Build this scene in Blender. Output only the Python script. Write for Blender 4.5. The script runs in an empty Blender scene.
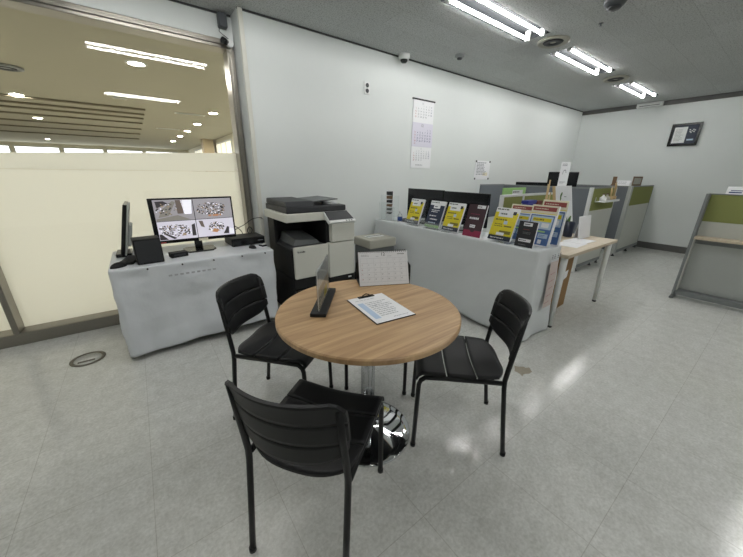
import bpy, bmesh, math, random
from mathutils import Vector, Matrix, Euler, noise
random.seed(7)
S = bpy.context.scene
COL = S.collection
PI = math.pi

# ------------------------------------------------------------------ helpers
def lin(c):
    return tuple((v/255/12.92 if v/255 <= .04045 else ((v/255+.055)/1.055)**2.4) for v in c)

def new_mat(name):
    m = bpy.data.materials.new(name); m.use_nodes = True
    nt = m.node_tree
    b = nt.nodes['Principled BSDF']
    return m, nt, b

def pbr(name, rgb, rough=.5, metal=0., spec=.5, var=0., vscale=40., bump=0., bscale=60., coat=0.):
    """plain surface with a faint procedural variation in tone and relief"""
    m, nt, b = new_mat(name)
    c = lin(rgb)
    b.inputs['Base Color'].default_value = (*c, 1)
    b.inputs['Roughness'].default_value = rough
    b.inputs['Metallic'].default_value = metal
    b.inputs['Specular IOR Level'].default_value = spec
    b.inputs['Coat Weight'].default_value = coat
    tc = nt.nodes.new('ShaderNodeTexCoord')
    if var > 0:
        n = nt.nodes.new('ShaderNodeTexNoise'); n.inputs['Scale'].default_value = vscale; n.inputs['Detail'].default_value = 3
        nt.links.new(tc.outputs['Object'], n.inputs['Vector'])
        mx = nt.nodes.new('ShaderNodeMix'); mx.data_type = 'RGBA'
        mx.inputs[6].default_value = (*[v*(1-var) for v in c], 1)
        mx.inputs[7].default_value = (*[min(1, v*(1+var)) for v in c], 1)
        nt.links.new(n.outputs['Fac'], mx.inputs[0]); nt.links.new(mx.outputs[2], b.inputs['Base Color'])
    if bump > 0:
        n2 = nt.nodes.new('ShaderNodeTexNoise'); n2.inputs['Scale'].default_value = bscale; n2.inputs['Detail'].default_value = 4
        nt.links.new(tc.outputs['Object'], n2.inputs['Vector'])
        bp = nt.nodes.new('ShaderNodeBump'); bp.inputs['Strength'].default_value = bump; bp.inputs['Distance'].default_value = .01
        nt.links.new(n2.outputs['Fac'], bp.inputs['Height']); nt.links.new(bp.outputs['Normal'], b.inputs['Normal'])
    return m

def emit(name, rgb, strength):
    m, nt, b = new_mat(name)
    b.inputs['Base Color'].default_value = (*lin(rgb), 1)
    b.inputs['Emission Color'].default_value = (*lin(rgb), 1)
    b.inputs['Emission Strength'].default_value = strength
    return m

def clear_sheet(name, tint=(1, 1, 1), refl=1.0, rough=0.0):
    """thin clear pane: straight-through transmission plus Fresnel reflection"""
    m, nt, b = new_mat(name); nt.nodes.remove(b)
    out = nt.nodes['Material Output']
    t = nt.nodes.new('ShaderNodeBsdfTransparent'); t.inputs[0].default_value = (*tint, 1)
    g = nt.nodes.new('ShaderNodeBsdfGlossy'); g.inputs['Roughness'].default_value = rough
    f = nt.nodes.new('ShaderNodeFresnel'); f.inputs[0].default_value = 1.5
    mu = nt.nodes.new('ShaderNodeMath'); mu.operation = 'MULTIPLY'; mu.inputs[1].default_value = refl; mu.use_clamp = True
    mix = nt.nodes.new('ShaderNodeMixShader')
    nt.links.new(f.outputs[0], mu.inputs[0]); nt.links.new(mu.outputs[0], mix.inputs[0])
    nt.links.new(t.outputs[0], mix.inputs[1]); nt.links.new(g.outputs[0], mix.inputs[2])
    nt.links.new(mix.outputs[0], out.inputs[0])
    return m

class MB:
    """collects shapes into ONE mesh object"""
    def __init__(s): s.bm = bmesh.new(); s.mats = []; s.mi = 0; s.smooth = False
    def mat(s, m):
        if m not in s.mats: s.mats.append(m)
        s.mi = s.mats.index(m); return s
    def face(s, vs, smooth=False):
        try: f = s.bm.faces.new(vs)
        except ValueError: return None
        f.material_index = s.mi; f.smooth = smooth; return f
    def v(s, p): return s.bm.verts.new(p)
    def box(s, x0, x1, y0, y1, z0, z1, mtx=None):
        P = [Vector(p) for p in ((x0,y0,z0),(x1,y0,z0),(x1,y1,z0),(x0,y1,z0),(x0,y0,z1),(x1,y0,z1),(x1,y1,z1),(x0,y1,z1))]
        if mtx: P = [mtx @ p for p in P]
        return s.hexa(P)
    def hexa(s, P):
        V = [s.v(p) for p in P]
        for q in ((3,2,1,0),(4,5,6,7),(0,1,5,4),(1,2,6,5),(2,3,7,6),(3,0,4,7)): s.face([V[i] for i in q])
        return s
    def quad(s, a, b, c, d): s.face([s.v(p) for p in (a, b, c, d)]); return s
    def poly(s, pts): s.face([s.v(p) for p in pts]); return s
    def prism(s, pts, ext):
        """polygon pts (3D) extruded by vector ext"""
        e = Vector(ext); A = [s.v(p) for p in pts]; B = [s.v(Vector(p)+e) for p in pts]; n = len(pts)
        s.face(A[::-1]); s.face(B)
        for i in range(n): s.face([A[i], A[(i+1)%n], B[(i+1)%n], B[i]])
        return s
    def tube(s, path, r, n=10, caps=True):
        path = [Vector(p) for p in path]; rings = []
        prev = None
        for i, p in enumerate(path):
            if i == 0: t = path[1]-p
            elif i == len(path)-1: t = p-path[i-1]
            else: t = (path[i+1]-p).normalized()+(p-path[i-1]).normalized()
            t.normalize()
            if prev is None:
                a = Vector((0,0,1)) if abs(t.z) < .9 else Vector((1,0,0))
                u = t.cross(a).normalized()
            else:
                u = (prev - t*prev.dot(t)).normalized()
            prev = u; w = t.cross(u)
            rr = r[i] if isinstance(r, (list, tuple)) else r
            rings.append([s.v(p+u*rr*math.cos(2*PI*k/n)+w*rr*math.sin(2*PI*k/n)) for k in range(n)])
        for a, b in zip(rings, rings[1:]):
            for k in range(n): s.face([a[k], a[(k+1)%n], b[(k+1)%n], b[k]], True)
        if caps: s.face(rings[0][::-1]); s.face(rings[-1])
        return s
    def lathe(s, prof, n=32, c=(0,0,0), smooth=True, ring=False):
        c = Vector(c); rings = []
        for r, z in prof:
            if r < 1e-6: rings.append([s.v(c+Vector((0,0,z)))])
            else: rings.append([s.v(c+Vector((r*math.cos(2*PI*k/n), r*math.sin(2*PI*k/n), z))) for k in range(n)])
        for a, b in zip(rings, rings[1:]+rings[:1] if ring else rings[1:]):
            for k in range(n):
                k2 = (k+1) % n
                if len(a) == 1 and len(b) == 1: continue
                if len(a) == 1: s.face([a[0], b[k2], b[k]], smooth)
                elif len(b) == 1: s.face([a[k], a[k2], b[0]], smooth)
                else: s.face([a[k], a[k2], b[k2], b[k]], smooth)
        if ring: return s
        if len(rings[0]) > 1: s.face(rings[0][::-1])
        if len(rings[-1]) > 1: s.face(rings[-1])
        return s
    def grid(s, fn, nu, nv, smooth=True):
        V = [[s.v(fn(i/nu, j/nv)) for j in range(nv+1)] for i in range(nu+1)]
        for i in range(nu):
            for j in range(nv): s.face([V[i][j], V[i+1][j], V[i+1][j+1], V[i][j+1]], smooth)
        return s
    def text(s, body, o, ux, uy, size, align='CENTER'):
        o, ux, uy = Vector(o), Vector(ux).normalized(), Vector(uy).normalized()
        vs, fs = glyphs(body)
        if not vs: return s
        w0 = min(v[0] for v in vs); w1 = max(v[0] for v in vs)
        off = -(w0+w1)/2 if align == 'CENTER' else -w0
        V = [s.v(o+ux*((x+off)*size)+uy*(y*size)) for x, y in vs]
        for f in fs: s.face([V[i] for i in f])
        return s
    def build(s, name, parent=None, bevel=0, seg=2, solid=0, fix=True):
        if fix: bmesh.ops.recalc_face_normals(s.bm, faces=s.bm.faces)
        me = bpy.data.meshes.new(name); s.bm.to_mesh(me); s.bm.free()
        for m in s.mats: me.materials.append(m)
        o = bpy.data.objects.new(name, me); COL.objects.link(o)
        if parent: o.parent = parent
        if solid:
            md = o.modifiers.new('thick', 'SOLIDIFY'); md.thickness = solid; md.offset = 0
        if bevel:
            md = o.modifiers.new('edge', 'BEVEL'); md.width = bevel; md.segments = seg; md.limit_method = 'ANGLE'; md.angle_limit = .6
        return o

_gl = {}
def glyphs(body):
    if body in _gl: return _gl[body]
    cu = bpy.data.curves.new('t', 'FONT'); cu.body = body; cu.size = 1; cu.resolution_u = 2
    o = bpy.data.objects.new('t', cu); COL.objects.link(o)
    dg = bpy.context.evaluated_depsgraph_get(); dg.update()
    me = o.evaluated_get(dg).to_mesh()
    r = ([(v.co.x, v.co.y) for v in me.vertices], [tuple(p.vertices) for p in me.polygons])
    o.evaluated_get(dg).to_mesh_clear()
    bpy.data.objects.remove(o); bpy.data.curves.remove(cu)
    _gl[body] = r
    return r

def tag(o, label, cat, group=None):
    o['label'] = label; o['category'] = cat
    if group: o['group'] = group
    return o
def thing(name, label, cat, loc=(0,0,0), rz=0, group=None):
    o = bpy.data.objects.new(name, None); COL.objects.link(o)
    o.empty_display_size = .05; o.location = loc; o.rotation_euler = (0, 0, rz)
    return tag(o, label, cat, group)
def struct(o):
    o['kind'] = 'structure'; return o
def dup(root, loc, rz, label):
    kids = list(root.children)
    r = root.copy(); COL.objects.link(r); r.location = loc; r.rotation_euler = (0, 0, rz); r['label'] = label
    for ch in kids:
        c = ch.copy(); COL.objects.link(c); c.parent = r
        for g in ch.children:
            d = g.copy(); COL.objects.link(d); d.parent = c
    return r
def stroke(mb, o, ux, uy, w, h, n, seed, z=None):
    """rows of short dashes standing for lines of small print"""
    rr = random.Random(seed); o, ux, uy = Vector(o), Vector(ux).normalized(), Vector(uy).normalized()
    step = h/n
    for i in range(n):
        y = -(i+.5)*step; x = 0
        lim = w*rr.uniform(.6, 1)
        while x < lim-.004:
            l = min(rr.uniform(.04, .16)*w, lim-x)
            a = o+ux*x+uy*(y-step*.22); b = a+ux*l; t = uy*step*.44
            mb.quad(a, b, b+t, a+t); x += l+w*.03

# ------------------------------------------------------------------ materials
def wall_mat():
    m, nt, b = new_mat('wallpaper_white')
    tc = nt.nodes.new('ShaderNodeTexCoord')
    n = nt.nodes.new('ShaderNodeTexNoise'); n.inputs['Scale'].default_value = 1.2; n.inputs['Detail'].default_value = 5
    n2 = nt.nodes.new('ShaderNodeTexNoise'); n2.inputs['Scale'].default_value = 160; n2.inputs['Detail'].default_value = 3
    cr = nt.nodes.new('ShaderNodeValToRGB')
    cr.color_ramp.elements[0].color = (*lin((214,219,217)), 1); cr.color_ramp.elements[1].color = (*lin((226,230,228)), 1)
    bp = nt.nodes.new('ShaderNodeBump'); bp.inputs['Strength'].default_value = .12; bp.inputs['Distance'].default_value = .004
    L = nt.links.new
    L(tc.outputs['Object'], n.inputs['Vector']); L(tc.outputs['Object'], n2.inputs['Vector'])
    L(n.outputs['Fac'], cr.inputs[0]); L(cr.outputs[0], b.inputs['Base Color'])
    L(n2.outputs['Fac'], bp.inputs['Height']); L(bp.outputs['Normal'], b.inputs['Normal'])
    b.inputs['Roughness'].default_value = .55; b.inputs['Specular IOR Level'].default_value = .35
    return m

def floor_mat():
    m, nt, b = new_mat('vinyl_tile_speckled')
    L = nt.links.new; N = nt.nodes.new
    tc = N('ShaderNodeTexCoord')
    sp = N('ShaderNodeTexNoise'); sp.inputs['Scale'].default_value = 70; sp.inputs['Detail'].default_value = 4; sp.inputs['Roughness'].default_value = .65
    cl = N('ShaderNodeTexNoise'); cl.inputs['Scale'].default_value = 14; cl.inputs['Detail'].default_value = 4
    st = N('ShaderNodeTexNoise'); st.inputs['Scale'].default_value = 2.4; st.inputs['Detail'].default_value = 5
    for x in (sp, cl, st): L(tc.outputs['Object'], x.inputs['Vector'])
    r1 = N('ShaderNodeValToRGB'); r1.color_ramp.elements[0].position = .35; r1.color_ramp.elements[1].position = .65
    r1.color_ramp.elements[0].color = (*lin((206,207,202)), 1); r1.color_ramp.elements[1].color = (*lin((228,229,225)), 1)
    L(sp.outputs['Fac'], r1.inputs[0])
    r2 = N('ShaderNodeValToRGB'); r2.color_ramp.elements[0].position = .3; r2.color_ramp.elements[1].position = .7
    r2.color_ramp.elements[0].color = (.86, .86, .85, 1); r2.color_ramp.elements[1].color = (1, 1, 1, 1)
    L(cl.outputs['Fac'], r2.inputs[0])
    mx = N('ShaderNodeMix'); mx.data_type = 'RGBA'; mx.blend_type = 'MULTIPLY'; mx.inputs[0].default_value = 1
    L(r1.outputs[0], mx.inputs[6]); L(r2.outputs[0], mx.inputs[7])
    # seams between 45 cm tiles
    mp = N('ShaderNodeMapping'); mp.inputs['Location'].default_value = (.19, -.12, 0)
    L(tc.outputs['Object'], mp.inputs['Vector'])
    br = N('ShaderNodeTexBrick'); br.offset = 0; br.inputs['Scale'].default_value = 1
    br.inputs['Brick Width'].default_value = .45; br.inputs['Row Height'].default_value = .45
    br.inputs['Mortar Size'].default_value = .0016; br.inputs['Mortar Smooth'].default_value = .3; br.inputs['Bias'].default_value = 0
    br.inputs['Color1'].default_value = (1, 1, 1, 1); br.inputs['Color2'].default_value = (.955, .955, .955, 1); br.inputs['Mortar'].default_value = (.74, .73, .71, 1)
    L(mp.outputs[0], br.inputs['Vector'])
    m2 = N('ShaderNodeMix'); m2.data_type = 'RGBA'; m2.blend_type = 'MULTIPLY'; m2.inputs[0].default_value = 1
    L(mx.outputs[2], m2.inputs[6]); L(br.outputs['Color'], m2.inputs[7])
    L(m2.outputs[2], b.inputs['Base Color'])
    rr = N('ShaderNodeMapRange'); rr.inputs[1].default_value = .3; rr.inputs[2].default_value = .7; rr.inputs[3].default_value = .12; rr.inputs[4].default_value = .19
    L(st.outputs['Fac'], rr.inputs[0]); L(rr.outputs[0], b.inputs['Roughness'])
    wv = N('ShaderNodeTexNoise'); wv.inputs['Scale'].default_value = 30; wv.inputs['Detail'].default_value = 3
    L(tc.outputs['Object'], wv.inputs['Vector'])
    bp = N('ShaderNodeBump'); bp.inputs['Strength'].default_value = .08; bp.inputs['Distance'].default_value = .005
    L(wv.outputs['Fac'], bp.inputs['Height']); L(bp.outputs['Normal'], b.inputs['Normal'])
    b.inputs['Specular IOR Level'].default_value = .55
    return m

def ceil_mat():
    m, nt, b = new_mat('mineral_fibre_tile')
    L = nt.links.new; N = nt.nodes.new
    tc = N('ShaderNodeTexCoord')
    n = N('ShaderNodeTexNoise'); n.inputs['Scale'].default_value = 85; n.inputs['Detail'].default_value = 5; n.inputs['Roughness'].default_value = .7
    L(tc.outputs['Object'], n.inputs['Vector'])
    cr = N('ShaderNodeValToRGB'); cr.color_ramp.elements[0].position = .36; cr.color_ramp.elements[1].position = .50
    cr.color_ramp.elements[0].color = (*lin((146,149,149)), 1); cr.color_ramp.elements[1].color = (*lin((206,209,208)), 1)
    L(n.outputs['Fac'], cr.inputs[0])
    br = N('ShaderNodeTexBrick'); br.offset = .5; br.inputs['Scale'].default_value = 1
    br.inputs['Brick Width'].default_value = .6; br.inputs['Row Height'].default_value = .3
    br.inputs['Mortar Size'].default_value = .002; br.inputs['Mortar Smooth'].default_value = .4
    br.inputs['Color1'].default_value = (1, 1, 1, 1); br.inputs['Color2'].default_value = (.93, .93, .93, 1); br.inputs['Mortar'].default_value = (.72, .72, .72, 1)
    L(tc.outputs['Object'], br.inputs['Vector'])
    mx = N('ShaderNodeMix'); mx.data_type = 'RGBA'; mx.blend_type = 'MULTIPLY'; mx.inputs[0].default_value = 1
    L(cr.outputs[0], mx.inputs[6]); L(br.outputs['Color'], mx.inputs[7]); L(mx.outputs[2], b.inputs['Base Color'])
    bp = N('ShaderNodeBump'); bp.inputs['Strength'].default_value = .25; bp.inputs['Distance'].default_value = .004
    L(n.outputs['Fac'], bp.inputs['Height']); L(bp.outputs['Normal'], b.inputs['Normal'])
    b.inputs['Roughness'].default_value = .9; b.inputs['Specular IOR Level'].default_value = .1
    return m

def oak_mat(name, c0, c1, sx=1.2, sy=22., rough=.42, rz=0.):
    m, nt, b = new_mat(name)
    L = nt.links.new; N = nt.nodes.new
    tc = N('ShaderNodeTexCoord'); mp = N('ShaderNodeMapping')
    mp.inputs['Scale'].default_value = (sx, sy, 4); mp.inputs['Rotation'].default_value = (0, 0, rz)
    L(tc.outputs['Object'], mp.inputs['Vector'])
    n = N('ShaderNodeTexNoise'); n.inputs['Scale'].default_value = 1.6; n.inputs['Detail'].default_value = 6; n.inputs['Roughness'].default_value = .6; n.inputs['Distortion'].default_value = .5
    L(mp.outputs[0], n.inputs['Vector'])
    cr = N('ShaderNodeValToRGB'); cr.color_ramp.elements[0].position = .3; cr.color_ramp.elements[1].position = .7
    cr.color_ramp.elements[0].color = (*lin(c0), 1); cr.color_ramp.elements[1].color = (*lin(c1), 1)
    L(n.outputs['Fac'], cr.inputs[0]); L(cr.outputs[0], b.inputs['Base Color'])
    b.inputs['Roughness'].default_value = rough
    return m

def film_mat(name, rgb, tr=.62):
    m, nt, b = new_mat(name); nt.nodes.remove(b)
    out = nt.nodes['Material Output']; c = lin(rgb)
    d = nt.nodes.new('ShaderNodeBsdfDiffuse'); d.inputs[0].default_value = (*c, 1)
    t = nt.nodes.new('ShaderNodeBsdfTranslucent'); t.inputs[0].default_value = (*c, 1)
    mix = nt.nodes.new('ShaderNodeMixShader'); mix.inputs[0].default_value = tr
    nt.links.new(d.outputs[0], mix.inputs[1]); nt.links.new(t.outputs[0], mix.inputs[2])
    g = nt.nodes.new('ShaderNodeBsdfGlossy'); g.inputs['Roughness'].default_value = .25
    m2 = nt.nodes.new('ShaderNodeMixShader'); m2.inputs[0].default_value = .03
    nt.links.new(mix.outputs[0], m2.inputs[1]); nt.links.new(g.outputs[0], m2.inputs[2])
    nt.links.new(m2.outputs[0], out.inputs[0])
    return m

M = dict(
    wall=wall_mat(), floor=floor_mat(), ceil=ceil_mat(),
    oak=oak_mat('oak_laminate', (160,126,88), (204,170,126), rz=-.35),
    birch=oak_mat('pale_birch_laminate', (196,180,156), (216,203,180), sx=1, sy=16),
    film=film_mat('frosted_film', (240,240,232)), film2=film_mat('frosted_film_upper', (236,236,228), .60),
    glass=clear_sheet('window_glass', (.97, .98, .96), .9),
    acrylic=clear_sheet('clear_acrylic', (.97, .98, .98), .45, .05),
    steel=pbr('brushed_steel_frame', (150,146,138), .28, .9, var=.05, vscale=80),
    chrome=pbr('polished_chrome', (222,224,226), .06, 1.),
    chrome_col=pbr('satin_chrome', (200,202,204), .16, 1.),
    black_metal=pbr('black_powder_coat', (16,17,18), .42, 0, .4, var=.1),
    black_plastic=pbr('black_chair_plastic', (17,18,20), .48, 0, .35, var=.08, bump=.05, bscale=300),
    gloss_black=pbr('gloss_black_plastic', (16,17,19), .22, var=.1),
    matt_black=pbr('matt_black_plastic', (20,21,23), .55, 0, .4, var=.1),
    dark_grey=pbr('charcoal_plastic', (48,50,53), .5, var=.06),
    mid_grey=pbr('grey_plastic', (104,108,108), .5, var=.05),
    grey_metal=pbr('grey_painted_metal', (128,132,132), .45, .1, var=.04),
    bracket=pbr('slate_painted_metal', (74,78,82), .5, var=.05),
    fabric=pbr('charcoal_panel_fabric', (116,121,126), .95, spec=.1, var=.1, vscale=300, bump=.2, bscale=500),
    green=pbr('olive_green_fabric', (142,147,92), .9, spec=.15, var=.08, vscale=260, bump=.15, bscale=500),
    panel=pbr('pale_panel_laminate', (196,198,190), .5, var=.02),
    light_panel=pbr('light_grey_panel', (178,182,178), .5, var=.02),
    white=pbr('white_plastic', (226,228,226), .42, var=.02),
    offwhite=pbr('ivory_plastic', (214,214,204), .45, var=.02),
    cream=pbr('warm_grey_plastic', (176,174,162), .5, var=.03),
    paper=pbr('white_paper', (240,241,243), .8, spec=.2, var=.01),
    paper2=pbr('lilac_tinted_paper', (222,220,232), .8, spec=.2),
    cloth=pbr('white_vinyl_cloth', (222,226,230), .36, var=.03, vscale=5, bump=.6, bscale=7),
    cloth2=pbr('grey_white_cloth', (220,224,225), .5, var=.02, vscale=4, bump=.35, bscale=5),
    ink=pbr('black_ink', (50,50,54), .7), ink_grey=pbr('grey_ink', (132,134,140), .8), ink_blue=pbr('blue_ink', (66,72,120), .8),
    ink_soft=pbr('faint_grey_ink', (186,188,192), .8), ink_red=pbr('red_ink', (170,66,66), .8),
    shade_blue=pbr('pale_blue_print', (190,210,232), .8),
    yellow=pbr('yellow_print', (226,210,40), .5, var=.05), navy=pbr('navy_print', (38,48,72), .5), maroon=pbr('dark_maroon_print', (62,36,44), .5),
    crimson=pbr('crimson_print', (150,42,76), .5), coal=pbr('near_black_print', (32,32,38), .5), blue=pbr('blue_print', (80,114,170), .5, var=.1),
    sky=pbr('light_blue_print', (190,208,226), .5), brick=pbr('brick_red_print', (150,72,66), .6), sand=pbr('cream_print', (230,224,200), .6),
    lime=pbr('light_green_print', (164,208,134), .6), olive_ink=pbr('olive_print', (120,112,40), .6),
    pink=pbr('pale_pink_print', (208,194,188), .7, var=.05),
    kraft=pbr('brown_cardboard', (150,120,84), .85, spec=.2, var=.06, vscale=30),
    wood=oak_mat('light_stick_wood', (170,142,96), (206,180,132), sx=8, sy=8), wood_dark=pbr('brown_wood', (118,92,68), .6, var=.1),
    navy_pot=pbr('dark_blue_ceramic', (34,42,60), .4, var=.1), leaf=pbr('leaf_green', (74,112,52), .6, var=.2),
    dark_trim=pbr('dark_grey_trim', (92,92,90), .5, var=.05), trim_line=pbr('black_trim', (58,60,60), .6),
    tin=pbr('white_enamel', (220,222,220), .5),
    hall_ceil=pbr('hall_ceiling_beige', (170,167,152), .9, spec=.1), hall_wall=pbr('hall_wall_cream', (222,218,200), .8), hall_floor=pbr('hall_floor_stone', (202,200,188), .4, var=.05),
    baffle=pbr('baffle_brown', (120,113,96), .8), tan=pbr('tan_pillar', (190,174,146), .7),
    tube=emit('fluorescent_tube', (253,252,250), 39.), down=emit('downlight_lens', (255,250,240), 290.), daylight=emit('daylit_pane', (236,238,238), 3.0), daylight_soft=emit('soft_daylit_pane', (226,222,206), .7), lamp_tray=pbr('lamp_tray_grey', (36,38,40), .6, spec=.2),
    label_blue=pbr('blue_label', (40,72,140), .4), amber=pbr('yellow_paper', (226,206,80), .7), crimson_cap=pbr('dark_red_cover', (110,54,46), .6),
    royal=pbr('royal_blue_plastic', (44,52,140), .5), drain=pbr('worn_brass_grey', (112,108,98), .4, .7, var=.15),
    stain=pbr('worn_floor_patch', (158,150,134), .6, var=.2),
)

# ------------------------------------------------------------------ room shell
YB, YG, XR, ZC = 3.225, 3.42, 8.02, 2.66
XL, YR = -4.0, -4.2
def slab(name, x0, x1, y0, y1, z0, z1, m, bevel=0):
    return struct(MB().mat(m).box(x0, x1, y0, y1, z0, z1).build(name, None, bevel))
slab('floor', XL-.1, XR+.1, YR-.1, YG+.06, -.1, 0, M['floor'])
# ceiling with openings for the recessed tube lights
LROW = ((-.76, (.43, 2.86, 4.88)), (1.98, (-2.2, .43, 2.86, 4.67, 6.75)))
LW, LH = .635, .135
cb_ = MB().mat(M['ceil']); yp = YR-.1
for ly, lxs in LROW:
    cb_.box(XL-.1, XR+.1, yp, ly-LH, ZC, ZC+.1); xp = XL-.1
    for lx in lxs: cb_.box(xp, lx-LW, ly-LH, ly+LH, ZC, ZC+.1); xp = lx+LW
    cb_.box(xp, XR+.1, ly-LH, ly+LH, ZC, ZC+.1); yp = ly+LH
cb_.box(XL-.1, XR+.1, yp, YG+.17, ZC, ZC+.1)
struct(cb_.build('ceiling'))

slab('wall_back', .95, XR+.1, YB, YB+.3, 0, ZC, M['wall'])
slab('wall_right', XR, XR+.1, YR, YB, 0, ZC, M['wall'])
slab('wall_left', XL-.1, XL, YR, YG, 0, ZC, M['wall'])
slab('wall_rear', XL, XR, YR-.1, YR, 0, ZC, M['wall'])
slab('wall_header', XL, .95, YG, YG+.17, 2.47, ZC, M['wall'])
slab('trim_1', XR-.02, XR, YR, YB, 2.585, ZC-.001, M['dark_trim'])
slab('trim_2', .95, XR-.02, YB-.012, YB, ZC-.014, ZC-.001, M['trim_line'])
slab('trim_3', XL, .945, YG-.012, YG, ZC-.014, ZC-.001, M['trim_line'])
slab('baseboard_right', XR-.015, XR, YR, YB, 0, .12, M['dark_trim'])
slab('baseboard_back', 1.0, XR-.015, YB-.015, YB, 0, .12, M['dark_trim'])

# glazed wall: frame, panes, frosted film
win = struct(bpy.data.objects.new('window_1', None)); COL.objects.link(win); win.location = (0, YG, 0)
f = MB().mat(M['steel'])
f.box(XL, .94, 0, .16, 2.40, 2.47); f.box(XL, .94, -.015, .0, 2.425, 2.445)
f.box(.885, .945, -.005, .16, .105, 2.40); f.box(.905, .925, -.02, -.005, .105, 2.40)
f.box(XL, .945, 0, .16, 0, .105); f.box(XL, .885, -.012, 0, .085, .105)
f.box(-1.005, -.968, -.01, .16, .105, 2.40); f.box(-2.9, -2.86, -.01, .16, .105, 2.40)
f.build('window_frame', win, .004)
for a, b_ in ((-.968, .885), (-2.86, -1.005), (XL, -2.9)):
    MB().mat(M['glass']).quad((a, .118, .105), (b_, .118, .105), (b_, .118, 2.40), (a, .118, 2.40)).build('glass_pane', win)
    MB().mat(M['film']).quad((a, .130, .105), (b_, .130, .105), (b_, .130, 1.352), (a, .130, 1.352)).build('frosted_film', win)
    MB().mat(M['film2']).quad((a, .130, 1.355), (b_, .130, 1.355), (b_, .130, 1.498+.04*b_), (a, .130, 1.498+.04*max(a, -1))).build('frosted_film', win)

# hall seen through the glass
HX0, HX1, HY0, HY1 = -9.0, 3.1, YG+.171, 24.0
slab('floor_hall', HX0, HX1, YG+.06, HY1, -.1, 0, M['hall_floor'])
slab('ceiling_hall', HX0, HX1, HY0, HY1, 2.65, 2.75, M['hall_ceil'])
slab('wall_hall_far', HX0, HX1, HY1, HY1+.1, 0, 2.65, M['hall_wall'])
slab('wall_hall_side', HX1, HX1+.1, YB+.31, HY1, 0, 2.65, M['hall_wall'])
slab('wall_hall_left', HX0-.1, HX0, HY0, HY1, 0, 2.65, M['hall_wall'])
for i in range(6):
    x0 = -8.2+i*1.8
    w = struct(bpy.data.objects.new('window_%d' % (i+2), None)); COL.objects.link(w); w.location = (x0, HY1-.03, 0)
    MB().mat(M['tin']).box(0, 1.7, 0, .03, 1.5, 1.56).box(0, 1.7, 0, .03, 2.44, 2.5).box(0, .06, 0, .03, 1.56, 2.44).box(1.64, 1.7, 0, .03, 1.56, 2.44).build('window_frame', w)
    MB().mat(M['daylight']).quad((.06, .015, 1.56), (1.64, .015, 1.56), (1.64, .015, 2.44), (.06, .015, 2.44)).build('window_pane', w)
for i in range(5):
    y0 = 6.8+i*3.0
    w = struct(bpy.data.objects.new('window_%d' % (i+8), None)); COL.objects.link(w); w.location = (HX1-.03, y0, 0)
    fr = MB().mat(M['tin']).box(0, .03, 0, 2.6, 1.5, 1.56).box(0, .03, 0, 2.6, 2.44, 2.5)
    for k in range(4): fr.box(0, .03, k*.85, k*.85+.05, 1.56, 2.44)
    fr.build('window_frame', w)
    MB().mat(M['daylight_soft']).quad((.015, .05, 1.56), (.015, 2.55, 1.56), (.015, 2.55, 2.44), (.015, .05, 2.44)).build('window_pane', w)
struct(MB().mat(M['tan']).box(2.6, 3.0, 15.5, 16.0, 0, 2.649).build('pillar', None, .01))
for i, y in enumerate((9.13, 9.9, 10.65, 11.7, 13.3, 15.05, 17.3)):
    o = MB().mat(M['baffle']).box(-7.5, .47, y-.045, y+.045, 2.615, 2.648).build('ceiling_baffle', None, .004)  # brown strip puts the shade of a recessed ceiling slot into colour
    tag(o, ['brown ceiling baffle beyond the glass, nearest strip of the slatted area', 'brown ceiling baffle beyond the glass, second strip from the near side',
            'brown ceiling baffle beyond the glass, third strip from the near side', 'brown ceiling baffle beyond the glass, middle strip of seven',
            'brown ceiling baffle beyond the glass, third strip from the far side', 'brown ceiling baffle beyond the glass, second strip from the far side',
            'brown ceiling baffle beyond the glass, farthest strip of the slatted area'][i], 'ceiling baffle', 'ceiling baffles in the hall')
DL = [(.286, 5.467, 'large bright round downlight just under the mirrored tube light in the hall'), (-1.456, 8.97, 'round hall downlight at the left edge of the picture before the baffles'),
      (1.758, 8.65, 'nearest round downlight of the row running away along the hall'), (1.741, 10.87, 'second round downlight of the row running away along the hall'),
      (1.73, 12.93, 'third round downlight of the row running away along the hall'), (1.724, 14.9, 'fourth round downlight of the row running away along the hall'),
      (1.716, 17.5, 'farthest round downlight of the row running away along the hall'), (-1.767, 12.5, 'round hall downlight set among the ceiling baffles'), (-2.8, 20.6, 'far round hall downlight above the bright windows'),
      (-1.5, 5.4, 'round hall downlight left of the large one, outside the picture'), (-3.3, 5.4, 'second round hall downlight to the left, outside the picture'), (-3.6, 9.0, 'round hall downlight left of the baffles, outside the picture'),
      (-5.5, 9.0, 'far left round hall downlight, outside the picture'), (-5.5, 13.0, 'far left round hall downlight at the back, outside the picture'), (2.2, 5.2, 'round hall downlight hidden behind the copier wall')]
dl0 = None
for i, (x, y, lab) in enumerate(DL):
    if dl0 is None:
        t = dl0 = thing('downlight', lab, 'downlight', (x, y, 2.649), 0, 'round downlights in the hall')
        MB().mat(M['tin']).lathe([(.085, -.001), (.115, -.001), (.115, -.010), (.10, -.014), (.085, -.012)], 28, ring=True).build('rim', t)
        MB().mat(M['down']).lathe([(0, -.004), (.086, -.004), (.086, -.009), (0, -.009)], 28).build('lens', t)
    else: dup(dl0, (x, y, 2.649), 0, lab)
def vent(name, x, y, lab, r):
    t = thing(name, lab, 'air vent', (x, y, 2.649)); t['group'] = 'round ceiling vents'
    MB().mat(M['grey_metal']).lathe([(0, -.001), (r, -.001), (r, -.02), (r*.8, -.03), (r*.78, -.02), (0, -.02)], 32).build('vent_ring', t)
    MB().mat(M['dark_grey']).lathe([(r*.35, -.021), (r*.62, -.021), (r*.60, -.032), (r*.35, -.028)], 32, ring=True).build('vent_cone', t)
    return t
vent('ceiling_vent', -1.11, 6.74, 'round grey ceiling vent in the hall at the left picture edge', .17)
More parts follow.
